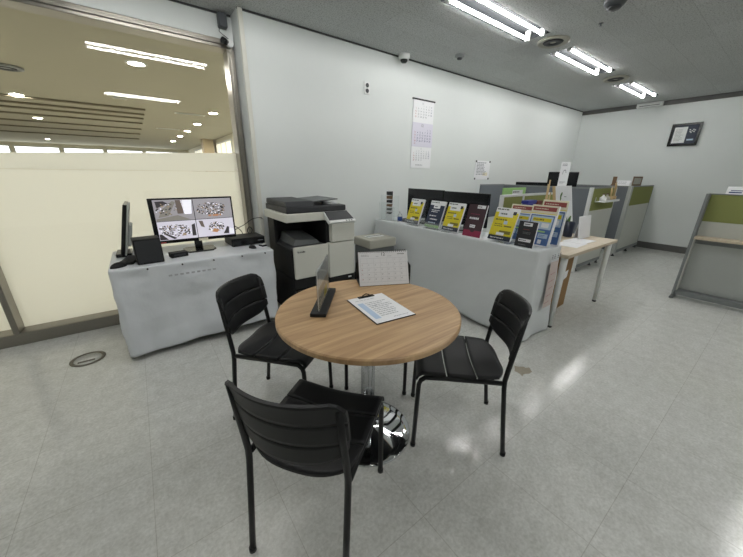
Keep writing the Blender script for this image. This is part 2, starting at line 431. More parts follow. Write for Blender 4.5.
for x, y, lab in ((1.35, 9.16, 'slim white strip vent in the hall ceiling beside the nearest row downlight'), (1.17, 12.7, 'slim white strip vent farther along the hall ceiling'), (.05, 8.1, 'small white strip vent in the hall ceiling before the baffles')):
    t = thing('strip_vent', lab, 'air vent', (x, y, 2.649), 0, 'strip vents in the hall')
    MB().mat(M['tin']).box(-.32 if x > .5 else -.1, .32 if x > .5 else .1, -.07, .07, -.014, -.001).build('vent_frame', t, .003)
    MB().mat(M['mid_grey']).box(-.28 if x > .5 else -.08, .28 if x > .5 else .08, -.03, .03, -.017, -.0145).build('vent_slot', t)

# ------------------------------------------------------------------ ceiling lights
LG = 'twin tube ceiling lights'
lamp0 = None
TUZ = -.002
LAMPS = [(2.86, 1.98, 'twin tube ceiling light cut by the top edge of the picture'), (4.67, 1.98, 'middle twin tube ceiling light of the visible row'), (6.75, 1.98, 'farthest twin tube ceiling light, near the right wall'),
         (.43, 1.98, 'twin tube ceiling light above the round table, mirrored high in the glass'), (.43, -.76, 'twin tube ceiling light behind the camera, mirrored low in the glass'),
         (2.86, -.76, 'twin tube ceiling light overhead on the right, outside the picture'), (4.88, -.76, 'twin tube ceiling light above the right hand partition, outside the picture'), (-2.2, 1.98, 'twin tube ceiling light above the window side on the left, outside the picture')]
for x, y, lab in LAMPS:
    if lamp0 is None:
        t = lamp0 = thing('ceiling_light', lab, 'ceiling light', (x, y, ZC), 0, LG)
        hb = MB().mat(M['lamp_tray']).box(-.633, .633, -.133, .133, .066, .072)
        hb.box(-.633, .633, -.133, -.128, .0, .0655).box(-.633, .633, .128, .133, .0, .0655).box(-.633, -.628, -.1275, .1275, .0, .0655).box(.628, .633, -.1275, .1275, .0, .0655)
        hb.build('housing', t)
        for s in (-1, 1):
            MB().mat(M['tube']).tube([(-.585, s*.078, TUZ), (.585, s*.078, TUZ)], .0125, 12).build('tube', t)
            for e in (-1, 1):
                MB().mat(M['tin']).box(e*.6065-.02, e*.6065+.02, s*.078-.020, s*.078+.020, TUZ-.018, .0655).build('lamp_holder', t, .004)
    else: dup(lamp0, (x, y, ZC), 0, lab)

# round ceiling fittings
for x, y, lab in ((3.72, 1.92, 'round grey ceiling vent between the first and middle tube lights'), (5.72, 1.97, 'round grey ceiling vent between the middle and farthest tube lights')):
    t = thing('ceiling_vent', lab, 'air vent', (x, y, ZC), 0, 'round ceiling vents')
    MB().mat(M['cream']).lathe([(0, -.001), (.15, -.001), (.15, -.012), (.135, -.022), (.115, -.012), (0, -.012)], 32).build('vent_ring', t)
    MB().mat(M['dark_grey']).lathe([(.03, -.0125), (.095, -.0125), (.085, -.02), (.03, -.016)], 32, ring=True).build('vent_cone', t)
t = thing('smoke_detector', 'small grey detector on the ceiling left of the first tube light', 'detector', (3.29, 2.76, ZC))
MB().mat(M['grey_metal']).lathe([(.055, -.001), (.055, -.018), (.035, -.03), (0, -.03)], 24).build('housing', t)
MB().mat(M['dark_grey']).lathe([(.03, -.0305), (.026, -.045), (0, -.05)], 20).build('sensor', t)
t = thing('ceiling_speaker', 'dark round ceiling fitting cut by the top edge right of the lights', 'ceiling fitting', (3.27, 1.25, ZC))
MB().mat(M['bracket']).lathe([(.075, -.001), (.08, -.02), (.06, -.05), (0, -.06)], 24).build('housing', t)
MB().mat(M['dark_grey']).lathe([(.05, -.0585), (.04, -.07), (0, -.072)], 20).build('grille', t)
t = thing('sprinkler', 'tiny dark sprinkler head on the ceiling right of the tube lights', 'sprinkler', (3.65, 1.475, ZC))
MB().mat(M['bracket']).lathe([(.02, -.001), (.02, -.004), (.007, -.005), (.007, -.02), (.014, -.022), (0, -.024)], 14).build('sprinkler_head', t)
t = thing('security_camera', 'white dome security camera where the back wall meets the ceiling', 'camera', (2.77, 3.14, ZC))
MB().mat(M['white']).lathe([(.065, -.001), (.065, -.035), (.055, -.055), (0, -.055)], 28).build('mount', t)
MB().mat(M['gloss_black']).lathe([(.042, -.0555), (.04, -.07), (.028, -.086), (0, -.092)], 24).build('dome', t)
t = thing('wall_box', 'flat white box mounted on the top trim of the right wall', 'wall box', (XR-.02, 2.09, 2.58))
MB().mat(M['white']).box(-.07, 0, -.19, .19, 0, .075).build('cover', t, .008)
MB().mat(M['mid_grey']).box(-.073, -.0705, -.15, .15, .02, .03).build('slot', t)

# conduit, bracket, camera by the window corner
o = MB().mat(M['offwhite']).box(.951, .99, YB-.03, YB-.001, .12, 2.655).build('cable_conduit', None, .004)
tag(o, 'white vertical cable conduit at the corner beside the window frame', 'conduit')
t = thing('sensor_box', 'small dark grey box under the ceiling left of the conduit, with a thin cable', 'sensor box', (.865, YG, 2.56))
MB().mat(M['bracket']).box(-.035, .035, -.07, -.001, -.02, .085).build('casing', t, .008)
MB().mat(M['matt_black']).tube([(-.03, -.04, -.02), (-.035, -.035, -.05), (.0, -.02, -.065), (.045, -.012, -.085), (.05, -.012, -.098)], .003, 6).build('cable', t)
t = thing('security_camera', 'small white and black camera at the upper right corner of the window frame', 'camera', (.86, YG-.016, 2.432))
MB().mat(M['white']).tube([(.045, -.001, .0), (.045, -.05, .0)], .028, 16).build('mount', t)
MB().mat(M['gloss_black']).tube([(.02, -.03, .004), (-.02, -.055, .008)], [.024, .026], 16).build('camera_head', t)

# ------------------------------------------------------------------ wall things
ux, uz = Vector((1,0,0)), Vector((0,0,1))
def month(mb, o, w, h, start, days, size, mats, ux=ux, uz=uz, lead=None):
    """numbers of one month; o = top-left of the grid"""
    o = Vector(o); cw, rh = w/7, h/6
    for d in range(1, days+1):
        k = d-1+start; r, c = divmod(k, 7)
        if r > 5: continue
        mb.mat(mats[2] if c == 0 else mats[1] if c == 6 else mats[0])
        mb.text(str(d), o+ux*((c+.5)*cw)-uz*((r+.7)*rh), ux, uz, size)
t = thing('wall_calendar', 'tall white three month calendar hanging on the back wall', 'calendar', (3.215, YB, 1.43))
MB().mat(M['paper']).box(-.19, .19, -.010, -.002, 0, .82).build('pages', t)
MB().mat(M['ink']).box(-.205, .205, -.016, -.001, .82, .838).build('hanger_bar', t, .003)
MB().mat(M['paper2']).box(-.19, .19, -.0125, -.0105, .27, .56).build('current_month_sheet', t)
p = MB()
Q = (M['ink_grey'], M['ink_blue'], M['ink_red'])
p.mat(M['ink_grey']).text('11', (-.02, -.0112, .775), ux, uz, .035)
month(p, (-.165, -.0112, .77), .33, .19, 3, 30, .026, Q)
p.mat(M['ink']).text('12', (-.01, -.0133, .515), ux, uz, .045)
month(p, (-.165, -.0133, .49), .33, .20, 5, 31, .032, (M['ink_blue'], M['ink_blue'], M['ink_red']))
p.mat(M['ink_grey']).text('1', (-.01, -.0112, .235), ux, uz, .035)
month(p, (-.165, -.0112, .225), .33, .165, 1, 31, .026, Q)
p.mat(M['ink_grey']); stroke(p, (-.1, -.0112, .05), ux, uz, .2, .02, 1, 3)
p.build('printed_dates', t, fix=False)

t = thing('wall_notice', 'small printed notice pinned to the back wall right of the calendar', 'notice', (4.655, YB, 1.28))
MB().mat(M['paper']).box(-.2, .2, -.006, -.001, 0, .29).build('sheet', t)
p = MB().mat(M['ink_grey']); stroke(p, (-.16, -.007, .27), ux, uz, .3, .2, 9, 5); p.mat(M['sand']).quad((.02, -.0066, .06), (.15, -.0066, .06), (.15, -.0066, .11), (.02, -.0066, .11)); p.build('print', t, fix=False)
for a in (-.185, .185):
    for c in (.012, .278): MB().mat(M['ink']).box(a-.014, a+.014, -.012, -.0062, c-.014, c+.014).build('corner_clip', t, .002)
t = thing('wall_outlet', 'white double wall socket high on the back wall', 'socket', (2.3, YB, 2.20))
MB().mat(M['white']).box(-.038, .038, -.012, -.001, 0, .125).build('cover_plate', t, .003)
for c in (.036, .09):
    MB().mat(M['dark_grey']).tube([(0, -.0125, c), (0, -.015, c)], .022, 16).build('socket', t)
t = thing('framed_certificate', 'black framed certificate hanging on the right wall', 'picture frame', (XR, 1.49, 1.885))
uy_ = Vector((0,-1,0))
def rb(mb, y0, y1, z0, z1, x): mb.quad((x, y0, z0), (x, y1, z0), (x, y1, z1), (x, y0, z1))
fr = MB().mat(M['gloss_black']).box(-.03, -.001, -.195, .195, 0, .035).box(-.03, -.001, -.195, .195, .335, .37).box(-.03, -.001, -.195, -.16, .035, .335).box(-.03, -.001, .16, .195, .035, .335)
fr.build('frame', t, .003)
p = MB().mat(M['navy']); rb(p, -.16, .16, .035, .335, -.012)
p.mat(M['paper']); rb(p, -.02, .15, .05, .31, -.0135); p.mat(M['ink_soft']); stroke(p, (-.0142, .13, .28), uy_, uz, .13, .2, 9, 8)
p.mat(M['sky']); rb(p, -.13, -.045, .085, .11, -.0135); p.mat(M['paper'])
for a, c in ((-.06, .23), (-.085, .24), (-.11, .225), (-.12, .25), (-.075, .215), (-.1, .26), (-.055, .26)): rb(p, a-.008, a+.008, c-.008, c+.008, -.0135)
p.build('certificate', t, fix=False)
MB().mat(M['glass']).quad((-.018, -.16, .035), (-.018, .16, .035), (-.018, .16, .335), (-.018, -.16, .335)).build('glass_pane', t)

# ------------------------------------------------------------------ floor box and worn patch
t = thing('floor_box', 'round metal floor outlet ring set in the tiles by the window', 'floor outlet', (-.535, 2.86, 0))
MB().mat(M['drain']).lathe([(.082, .001), (.105, .001), (.105, .004), (.098, .006), (.088, .006), (.082, .004)], 40, ring=True).build('ring', t)
MB().mat(M['floor']).lathe([(0, .001), (.0815, .001), (.0815, .003), (0, .003)], 40).build('lid', t)
MB().mat(M['drain']).box(-.055, .045, -.05, -.028, .0035, .007).build('lift_handle', t, .002)
def patch(cx, cy, r, n, seed):
    rr = random.Random(seed); mb = MB().mat(M['stain'])
    mb.poly([(cx+r*rr.uniform(.45, 1.1)*math.cos(2*PI*k/n), cy+r*rr.uniform(.3, .8)*math.sin(2*PI*k/n), .0012) for k in range(n)])
    return mb
o = patch(2.02, .86, .09, 13, 4).build('floor_stain'); tag(o, 'worn brownish patch in the floor beside the right chair', 'stain')
o = patch(.03, .84, .035, 11, 9).build('floor_stain'); tag(o, 'small brown spot on the floor at the bottom left of the nearest chair', 'stain')

# ------------------------------------------------------------------ round table
TC = (.787, 1.078); TR = .43
t = thing('round_table', 'round oak topped cafe table on a chrome pedestal in the centre', 'table', (TC[0], TC[1], 0))
MB().mat(M['oak']).lathe([(0, .712), (TR-.006, .712), (TR, .717), (TR, .735), (TR-.005, .74), (0, .74)], 96, smooth=False).build('tabletop', t)
MB().mat(M['matt_black']).lathe([(0, .709), (TR-.012, .709), (TR-.012, .7118), (0, .7118)], 64).build('underside_sheet', t)
MB().mat(M['matt_black']).lathe([(0, .695), (.16, .695), (.16, .7088), (0, .7088)], 32).build('mounting_plate', t)
MB().mat(M['chrome_col']).lathe([(.036, .04), (.036, .6945)], 32).build('column', t)
MB().mat(M['chrome']).lathe([(.230, 0), (.236, .004), (.230, .010), (.19, .018), (.115, .030), (.06, .042), (.037, .05)], 72).build('base', t)

# ------------------------------------------------------------------ chairs
def make_chair(lab, loc, rz):
    t = thing('slatted_chair', lab, 'chair', loc, rz, 'chairs around the round table')
    bmtl, pl = M['black_metal'], M['black_plastic']
    r = .0115
    for s in (-1, 1):
        MB().mat(bmtl).tube([(s*.186, -.228, 0), (s*.185, -.20, .22), (s*.184, -.178, .40), (s*.184, -.176, .445), (s*.183, -.184, .51), (s*.180, -.200, .62), (s*.177, -.217, .745)], r, 10).build('rear_leg', t)
        MB().mat(bmtl).tube([(s*.190, .226, 0), (s*.188, .218, .385), (s*.187, .210, .408), (s*.186, .19, .424), (s*.186, .10, .428), (s*.184, -.165, .428)], r, 10).build('front_leg', t)
        for y in (-.228, .226): MB().mat(M['matt_black']).lathe([(.0135, 0), (.0135, .018), (.0118, .02)], 12, (s*(.186 if y < 0 else .190), y, 0)).build('foot_cap', t)
    MB().mat(bmtl).tube([(-.178, .16, .422), (.178, .16, .422)], .009, 8).build('cross_bar', t)
    MB().mat(bmtl).tube([(-.180, -.13, .422), (.180, -.13, .422)], .009, 8).build('cross_bar', t)
    # seat: three slats across
    def halfw(y): return .197 - .03*max(0, (-y-.02)/.17)**2
    def seat(y0, y1, front=False, rear=False):
        mb = MB().mat(pl)
        def top(u, v):
            a = u*2-1; y = y0+(y1-y0)*v
            if rear: y = (y0 + .045*a**4) + (y1-y0-.045*a**4)*v
            x = a*halfw(y); z = .452 - .010*(1-a*a) - .004*math.cos(a*PI)
            if front and v > .72: q = (v-.72)/.28; z -= .034*q*q; y -= .006*q
            return Vector((x, y, z))
        nu, nv = 16, 8
        V = [[mb.v(top(i/nu, j/nv)) for j in range(nv+1)] for i in range(nu+1)]
        W = [[mb.v(top(i/nu, j/nv)-Vector((0, .004 if front and j == nv else 0, .011))) for j in range(nv+1)] for i in range(nu+1)]
        for i in range(nu):
            for j in range(nv):
                mb.face([V[i][j], V[i+1][j], V[i+1][j+1], V[i][j+1]], True); mb.face([W[i][j+1], W[i+1][j+1], W[i+1][j], W[i][j]], True)
            mb.face([V[i+1][0], V[i][0], W[i][0], W[i+1][0]]); mb.face([V[i][nv], V[i+1][nv], W[i+1][nv], W[i][nv]])
        for j in range(nv):
            mb.face([V[0][j], V[0][j+1], W[0][j+1], W[0][j]]); mb.face([V[nu][j+1], V[nu][j], W[nu][j], W[nu][j+1]])
        return mb.build('seat_slat', t)
    seat(.095, .240, front=True); seat(-.045, .088); seat(-.196, -.052, rear=True)
    # backrest: three curved slats
    def back(z0, z1, kind):
        mb = MB().mat(pl)
        def pt(u, v, off):
            a = u*2-1
            lo, hi = z0, z1
            if kind == 'top': hi = z1 - .035*max(0, (abs(a)-.78)/.22)**2.2
            if kind == 'low': lo = z0 + .050*abs(a)**5
            w = .196 if kind != 'low' else .190
            z = lo+(hi-lo)*v
            y = -.184-(z-.51)*.145 - .062*(1-a*a) + .016 + off
            if kind == 'top': y -= .010*v*v
            return Vector((a*w, y, z))
        nu, nv = 20, 6
        V = [[mb.v(pt(i/nu, j/nv, .006)) for j in range(nv+1)] for i in range(nu+1)]
        W = [[mb.v(pt(i/nu, j/nv, -.006)) for j in range(nv+1)] for i in range(nu+1)]
        for i in range(nu):
            for j in range(nv):
                mb.face([V[i][j], V[i+1][j], V[i+1][j+1], V[i][j+1]], True); mb.face([W[i][j+1], W[i+1][j+1], W[i+1][j], W[i][j]], True)
            mb.face([V[i+1][0], V[i][0], W[i][0], W[i+1][0]]); mb.face([V[i][nv], V[i+1][nv], W[i+1][nv], W[i][nv]])
        for j in range(nv):
            mb.face([V[0][j], V[0][j+1], W[0][j+1], W[0][j]]); mb.face([V[nu][j+1], V[nu][j], W[nu][j], W[nu][j+1]])
        return mb.build('back_slat', t)
    back(.689, .775, 'top'); back(.6065, .6865, 'mid'); back(.520, .603, 'low')
    return t
def face(dx, dy): return math.atan2(dy, dx)-PI/2
ch = make_chair('black slatted chair nearest the camera with its back turned to us', (.395, .853, 0), face(.80, .60))
dup(ch, (1.215, .835, 0), face(-.72, .69), 'black slatted chair right of the round table, turned left towards it')
dup(ch, (.505, 1.545, 0), face(.67, -.74), 'black slatted chair left of the round table before the white cloth desk')
dup(ch, (1.165, 1.47, 0), face(-.68, -.73), 'black slatted chair tucked behind the round table, mostly hidden by the desk calendar')

# ------------------------------------------------------------------ things on the round table
ZT = .74
b0, b1 = Vector((.917, 1.34)), Vector((1.181, 1.218))
mid = (b0+b1)/2; ang = math.atan2(b1.y-b0.y, b1.x-b0.x)
t = thing('desk_calendar', 'white standing desk calendar with a spiral top on the round table', 'calendar', (mid.x, mid.y, ZT), ang)
W2, HH, LEAN = .146, .182, .068
def cf(u, v, off=0):   # point on the front page: u across, v up 0..1
    n = Vector((0, -HH, LEAN)).normalized()
    return Vector((u, LEAN*v, .004+HH*v)) + n*off
mb = MB().mat(M['paper']); mb.hexa([cf(-W2, 0), cf(W2, 0), cf(W2, 0, -.004), cf(-W2, 0, -.004), cf(-W2, 1), cf(W2, 1), cf(W2, 1, -.004), cf(-W2, 1, -.004)]); mb.build('front_page', t)
mb = MB().mat(M['dark_grey']); k = Vector((0, 2*LEAN, 0))
mb.hexa([Vector((-W2, 2*LEAN+.004, 0)), Vector((W2, 2*LEAN+.004, 0)), Vector((W2, 2*LEAN+.007, 0)), Vector((-W2, 2*LEAN+.007, 0)), Vector((-W2, LEAN+.004, HH)), Vector((W2, LEAN+.004, HH)), Vector((W2, LEAN+.007, HH)), Vector((-W2, LEAN+.007, HH))])
mb.box(-W2, W2, .004, 2*LEAN+.004, 0, .003); mb.build('stand_board', t)
mb = MB().mat(M['matt_black'])
for i in range(24):
    x = -W2+.012+i*(2*W2-.024)/23
    mb.tube([Vector((x, LEAN+.005+.008*math.cos(a), .004+HH-.002+.008*math.sin(a))) for a in [2*PI*q/10 for q in range(11)]], .0014, 5, False)
mb.build('spiral_binding', t)
p = MB(); U = Vector((1,0,0)); Vv = Vector((0, LEAN, HH)).normalized()
p.mat(M['ink']).text('12', cf(0, .875, .0008), U, Vv, .026)
p.mat(M['ink']); stroke(p, cf(.085, .93, .0008), U, Vv, .05, .008, 1, 12)
p.mat(M['ink_soft']); stroke(p, cf(-.13, .92, .0008), U, Vv, .07, .014, 2, 13); stroke(p, cf(-.045, .87, .0008), U, Vv, .03, .006, 1, 14); stroke(p, cf(.022, .87, .0008), U, Vv, .03, .006, 1, 15)
for i in range(8):
    a = -.135+i*.27/7; q = Vv*.0004
    p.quad(cf(a-.0003, .1, .0006), cf(a+.0003, .1, .0006), cf(a+.0003, .8, .0006), cf(a-.0003, .8, .0006))
for j in range(6):
    v = .1+j*.7/5
    p.quad(cf(-.135, v-.002, .0006), cf(.135, v-.002, .0006), cf(.135, v+.002, .0006), cf(-.135, v+.002, .0006))
for d in range(1, 32):
    r_, c_ = divmod(d-1+5, 7); r_ = min(r_, 4) if d < 31 else 4
    if d == 31: continue
    p.mat(M['ink_red'] if c_ == 0 else M['ink_grey']).text(str(d), cf(-.135+(c_+.22)*.27/7, .73-r_*.14, .0008), U, Vv, .0095)
p.build('printed_dates', t, fix=False)

cb = [Vector((.752, 1.211)), Vector((.973, 1.192)), Vector((.91, .895)), Vector((.709, .923))]
cc = sum(cb, Vector((0, 0)))/4; ca = math.atan2(cb[1].y-cb[0].y, cb[1].x-cb[0].x)-.03
t = thing('clipboard', 'dark clipboard holding a white form on the round table', 'clipboard', (cc.x, cc.y, ZT), ca)
MB().mat(M['dark_grey']).box(-.105, .105, -.150, .148, .0005, .004).build('board', t, .002)
mb = MB().mat(M['gloss_black']); mb.box(-.045, .045, .125, .148, .006, .0085); mb.tube([(-.018, .137, .009), (-.018, .137, .016), (0, .137, .022), (.018, .137, .016), (.018, .137, .009)], .003, 8); mb.box(-.03, .03, .132, .142, .0085, .011)
mb.build('clip', t)
t2 = thing('paper_form', 'white printed form with a pale blue column, clipped to the clipboard', 'paper', (cc.x, cc.y, ZT+.0043), ca)
MB().mat(M['paper']).box(-.101, .101, -.147, .145, 0, .0012).build('sheet', t2)
p = MB().mat(M['shade_blue']).quad((-.085, -.11, .0017), (-.055, -.11, .0017), (-.055, .07, .0017), (-.085, .07, .0017))
p.mat(M['ink_soft']); Y_ = Vector((0,1,0))
stroke(p, (-.08, .108, .0018), U, Y_, .16, .012, 1, 21); stroke(p, (-.045, .07, .0018), U, Y_, .12, .17, 9, 22)
p.mat(M['ink_blue']); stroke(p, (-.03, .022, .0019), U, Y_, .03, .008, 1, 23); p.mat(M['ink_grey']); stroke(p, (.0, -.12, .0018), U, Y_, .09, .008, 1, 24)
p.build('print', t2, fix=False)

# acrylic sign holder
sa = math.atan2(1.39-1.128, .745-.542)
t = thing('sign_holder', 'clear acrylic sign on a black base at the left of the round table', 'sign holder', (.645, 1.258, ZT), sa)
MB().mat(M['matt_black']).box(-.165, .165, -.036, .036, 0, .018).build('base', t, .003)
MB().mat(M['acrylic']).box(-.15, .15, -.004, -.0025, .0185, .212).box(-.15, .15, .0025, .004, .0185, .212).build('acrylic_plate', t)
p = MB().mat(M['paper']).box(-.142, .142, -.0008, .0008, .02, .207)
p.build('insert_sheet', t)
p = MB()
for sgn in (-1, 1):
    y = sgn*.0012
    p.mat(M['birch']).quad((-.142, y, .02), (.142, y, .02), (.142, y, .12), (-.142, y, .12))  # birch and amber quads paint the warm reflection low in the acrylic
    p.mat(M['white']).quad((-.142, y, .125), (.142, y, .125), (.142, y, .2), (-.142, y, .2))
    p.mat(M['amber']).quad((.0, y*1.3, .03), (.08, y*1.3, .03), (.08, y*1.3, .075), (.0, y*1.3, .075))
    p.mat(M['ink_grey']); stroke(p, (-.12, y*1.3, .11), U, uz, .22, .06, 4, 31+sgn)
p.build('print', t, fix=False)

# ------------------------------------------------------------------ draped cloths
def drape(x0, x1, y0, y1, ztop, zhem, m, flare, amp, waves, hem, seed, skip=(), wrk=.012):
    rr = random.Random(seed); rc = .02
    pts = []
    def edge(ax, ay, bx, by, nx, ny, n):
        for i in range(n): f_ = i/n; pts.append((ax+(bx-ax)*f_, ay+(by-ay)*f_, nx, ny))
    nX, nY = max(10, int((x1-x0)/.018)), max(10, int((y1-y0)/.018))
    edge(x0+rc, y0, x1-rc, y0, 0, -1, nX)
    for k in range(4): a = -PI/2+k*PI/8; pts.append((x1-rc+rc*math.cos(a), y0+rc+rc*math.sin(a), math.cos(a), math.sin(a)))
    edge(x1, y0+rc, x1, y1-rc, 1, 0, nY)
    for k in range(4): a = k*PI/8; pts.append((x1-rc+rc*math.cos(a), y1-rc+rc*math.sin(a), math.cos(a), math.sin(a)))
    edge(x1-rc, y1, x0+rc, y1, 0, 1, nX)
    for k in range(4): a = PI/2+k*PI/8; pts.append((x0+rc+rc*math.cos(a), y1-rc+rc*math.sin(a), math.cos(a), math.sin(a)))
    edge(x0, y1-rc, x0, y0+rc, -1, 0, nY)
    for k in range(4): a = PI+k*PI/8; pts.append((x0+rc+rc*math.cos(a), y0+rc+rc*math.sin(a), math.cos(a), math.sin(a)))
    ph = [rr.uniform(0, 6.28) for _ in range(6)]
    mb = MB().mat(m); rows = []; R = 30
    s = 0; L = [0]
    for i in range(1, len(pts)): s += math.hypot(pts[i][0]-pts[i-1][0], pts[i][1]-pts[i-1][1]); L.append(s)
    ins = [(1-math.cos(a))*.0 - .010*(1-math.sin(a)) for a in (0, .5, 1.05, PI/2)]
    for j, a in enumerate((0, .5, 1.05, PI/2)):      # rounded shoulder
        rows.append([mb.v((x+nx*(-.010+.010*math.sin(a)), y+ny*(-.010+.010*math.sin(a)), ztop-.010*(1-math.cos(a)))) for x, y, nx, ny in pts])
    for j in range(1, R+1):
        f_ = j/R; row = []
        for i, (x, y, nx, ny) in enumerate(pts):
            l = L[i]
            w = amp*(f_**.8)*(.55*math.sin(waves*l+ph[0]+.9*f_)+.3*math.sin(waves*2.3*l+ph[1]-1.4*f_)+.2*math.sin(waves*.45*l+ph[2]))
            w += .004*math.sin(9*f_+5*l+ph[3])*f_*(1-f_)*4
            q_ = Vector((l*3.2+seed, f_*3.4+l*.9, seed)); w += wrk*min(1, f_*3)*(noise.noise(q_)+.5*abs(noise.noise(q_*2.3))-.1)
            w -= wrk*.8*max(0, math.sin(l*PI/.2))*math.exp(-((f_-.09)/.06)**2)
            o_ = flare*f_**1.3+w
            if nx in (skip or ()) and ny == 0: o_ = min(o_, .004)
            if ny == 1 and 'back' in skip: o_ = min(o_, .004)
            if nx == 1 and 'right' in skip: o_ = min(o_, .004)
            zb = zhem+hem*(.5+.5*math.sin(waves*.6*l+ph[4]))
            row.append(mb.v((x+nx*o_, y+ny*o_, ztop-.010+(zb-ztop+.010)*f_)))
        rows.append(row)
    n = len(pts)
    for a, b in zip(rows, rows[1:]):
        for i in range(n): mb.face([a[i], a[(i+1)%n], b[(i+1)%n], b[i]], True)
    mb.face(rows[0])
    return mb

# cctv desk ---------------------------------------------------------
DZ = .71
t = thing('folding_table', 'table hidden under the white cloth carrying the surveillance screen', 'table', (.30, 2.95, 0))
MB().mat(M['light_panel']).box(-.54, .54, -.32, .30, DZ-.035, DZ-.008).build('tabletop', t, .003)
for a in (-.46, .46):
    for c in (-.22, .26): MB().mat(M['grey_metal']).tube([(a, c, 0), (a, c, DZ-.035)], .015, 10).build('leg', t)
mb = drape(-.262, .87, 2.615, 3.28, DZ-.002, .04, M['cloth'], .0, .030, 9, .03, 3, ('back',), .020)
o = mb.build('tablecloth', None, solid=.003); tag(o, 'white vinyl cloth over the desk with the surveillance screen', 'tablecloth')
p = MB().mat(M['ink_soft'])
for i in range(9):
    a = .07+i*.037
    p.box(a, a+.022, 2.594, 2.597, .615, .628)
o2 = p.build('faint_lettering', o)
o2.location = (0, 0, 0)
for i, x in enumerate((-.045, .17, .385, .60, .79)):
    d = MB().mat(M['ink']).tube([(x, 2.6165, .690), (x, 2.603, .690)], .006, 10).build('pin', o)

def monitor(name, lab, loc, rz, w, h, stand, screen_mat, zlift, group=None, tilt=0, backm='matt_black'):
    t = thing(name, lab, 'monitor', loc, rz, group)
    z0 = zlift
    TM = Matrix.Translation((0, 0, z0)) @ Matrix.Rotation(-tilt, 4, 'X') @ Matrix.Translation((0, 0, -z0))
    MB().mat(M['gloss_black']).box(-w/2, w/2, -.004, .020, z0, z0+h, TM).build('panel', t, .004)
    MB().mat(M[backm]).box(-w/2+.004, w/2-.004, .0205, .032, z0+.004, z0+h-.004, TM).build('back_cover', t, .006)
    MB().mat(M[backm]).box(-w*.22, w*.22, .0325, .055, z0+h*.15, z0+h*.6, TM).build('rear_housing', t, .008)
    MB().mat(screen_mat).quad(*[TM @ Vector(q) for q in ((-w/2+.012, -.0047, z0+.022), (w/2-.012, -.0047, z0+.022), (w/2-.012, -.0047, z0+h-.012), (-w/2+.012, -.0047, z0+h-.012))]).build('screen', t)
    if stand:
        MB().mat(M['gloss_black']).box(-.03, .03, .056, .078, .012, z0+h*.45).build('stand_neck', t, .004)
        MB().mat(M['gloss_black']).prism([(-.12, -.02, 0), (-.09, -.07, 0), (.09, -.07, 0), (.12, -.02, 0), (.12, .10, 0), (.1, .13, 0), (-.1, .13, 0), (-.12, .10, 0)], (0, 0, .0118)).build('stand_base', t, .003)
    return t
scr_off = pbr('dark_screen', (20,22,26), .2)
# surveillance monitor
mon = monitor('surveillance_monitor', 'black monitor showing four surveillance views of classrooms', (.345, 2.935, DZ), 0, .605, .355, True, M['gloss_black'], .085)
E_ = dict(bg=emit('screen_grey', (150,147,152), .42), bgl=emit('screen_pale', (196,193,204), .5), dark=emit('screen_dark', (50,47,50), .5), brown=emit('screen_brown', (94,84,78), .5),
          wood=emit('screen_wood', (146,128,106), .5), tan=emit('screen_tan', (122,119,112), .5), white=emit('screen_white', (214,214,222), .65), orange=emit('screen_orange', (160,116,80), .6))
p = MB(); X0, X1, Z0, Z1 = -.272, .290, .112, .428; xm, zm = .0, .262
ys = -.0055
def sq(m, x0, z0, x1, z1, y=ys): p.mat(m).quad((x0, y, z0), (x1, y, z0), (x1, y, z1), (x0, y, z1))
sq(E_['bg'], X0, zm+.002, xm-.002, Z1); sq(E_['bg'], xm+.002, zm+.002, X1, Z1); sq(E_['bgl'], X0, Z0, xm-.002, zm-.002); sq(E_['bgl'], xm+.002, Z0, X1, zm-.002)
rr = random.Random(5)
def pol(m, pts, y=ys-.0004): p.mat(m).poly([(a, y, b) for a, b in pts])
pol(E_['tan'], [(X0+.02, zm+.03), (X0+.09, zm+.04), (X0+.15, Z1-.02), (X0+.13, Z1-.01), (X0+.05, zm+.09)])
pol(E_['dark'], [(X0+.02, Z1-.06), (X0+.1, Z1-.03), (X0+.07, Z1-.01), (X0+.015, Z1-.012)])
pol(E_['brown'], [(-.118, zm+.055), (-.078, zm+.055), (-.072, Z1-.004), (-.122, Z1-.004)]); pol(E_['white'], [(-.07, zm+.05), (-.02, zm+.05), (-.008, Z1-.006), (-.087, Z1-.006)])
pol(E_['tan'], [(X0+.005, zm+.004), (-.03, zm+.004), (-.12, zm+.045), (X0+.005, zm+.02)])
def crowd(cx, cz, w, h, n, skew=0.):
    for i in range(n):
        a = rr.uniform(-1, 1); b = rr.uniform(-1, 1)*math.sqrt(1-a*a*.8)
        x = cx+a*w+b*skew; z = cz+b*h; s_ = rr.uniform(.003, .007)
        m = rr.choice([E_['dark'], E_['dark'], E_['brown'], E_['white'], E_['dark'], E_['wood']])
        pol(m, [(x-s_, z-s_*.6), (x+s_, z-s_*.8), (x+s_*.8, z+s_*.7), (x-s_*.7, z+s_*.8)], ys-.0006-.000004*i)
crowd(-.19, zm+.09, .07, .05, 40); crowd(.13, zm+.085, .105, .05, 190); crowd(.16, zm+.045, .06, .025, 40)
for i in range(12):
    x = .15+rr.uniform(-.05, .05); pol(E_['orange'], [(x, zm+.02), (x+.012, zm+.022), (x+.01, zm+.035), (x-.002, zm+.033)], ys-.0012)
crowd(-.15, zm-.075, .10, .05, 200, -.02); pol(E_['wood'], [(-.11, Z0+.03), (-.085, Z0+.028), (-.083, Z0+.046), (-.105, Z0+.05)], ys-.0013)
pol(E_['dark'], [(X0+.02, Z0+.06), (X0+.03, Z0+.068), (X0+.12, Z0+.012), (X0+.1, Z0+.004)]); pol(E_['dark'], [(X0+.003, Z0+.004), (X0+.06, Z0+.004), (X0+.02, Z0+.05), (X0+.003, Z0+.05)])
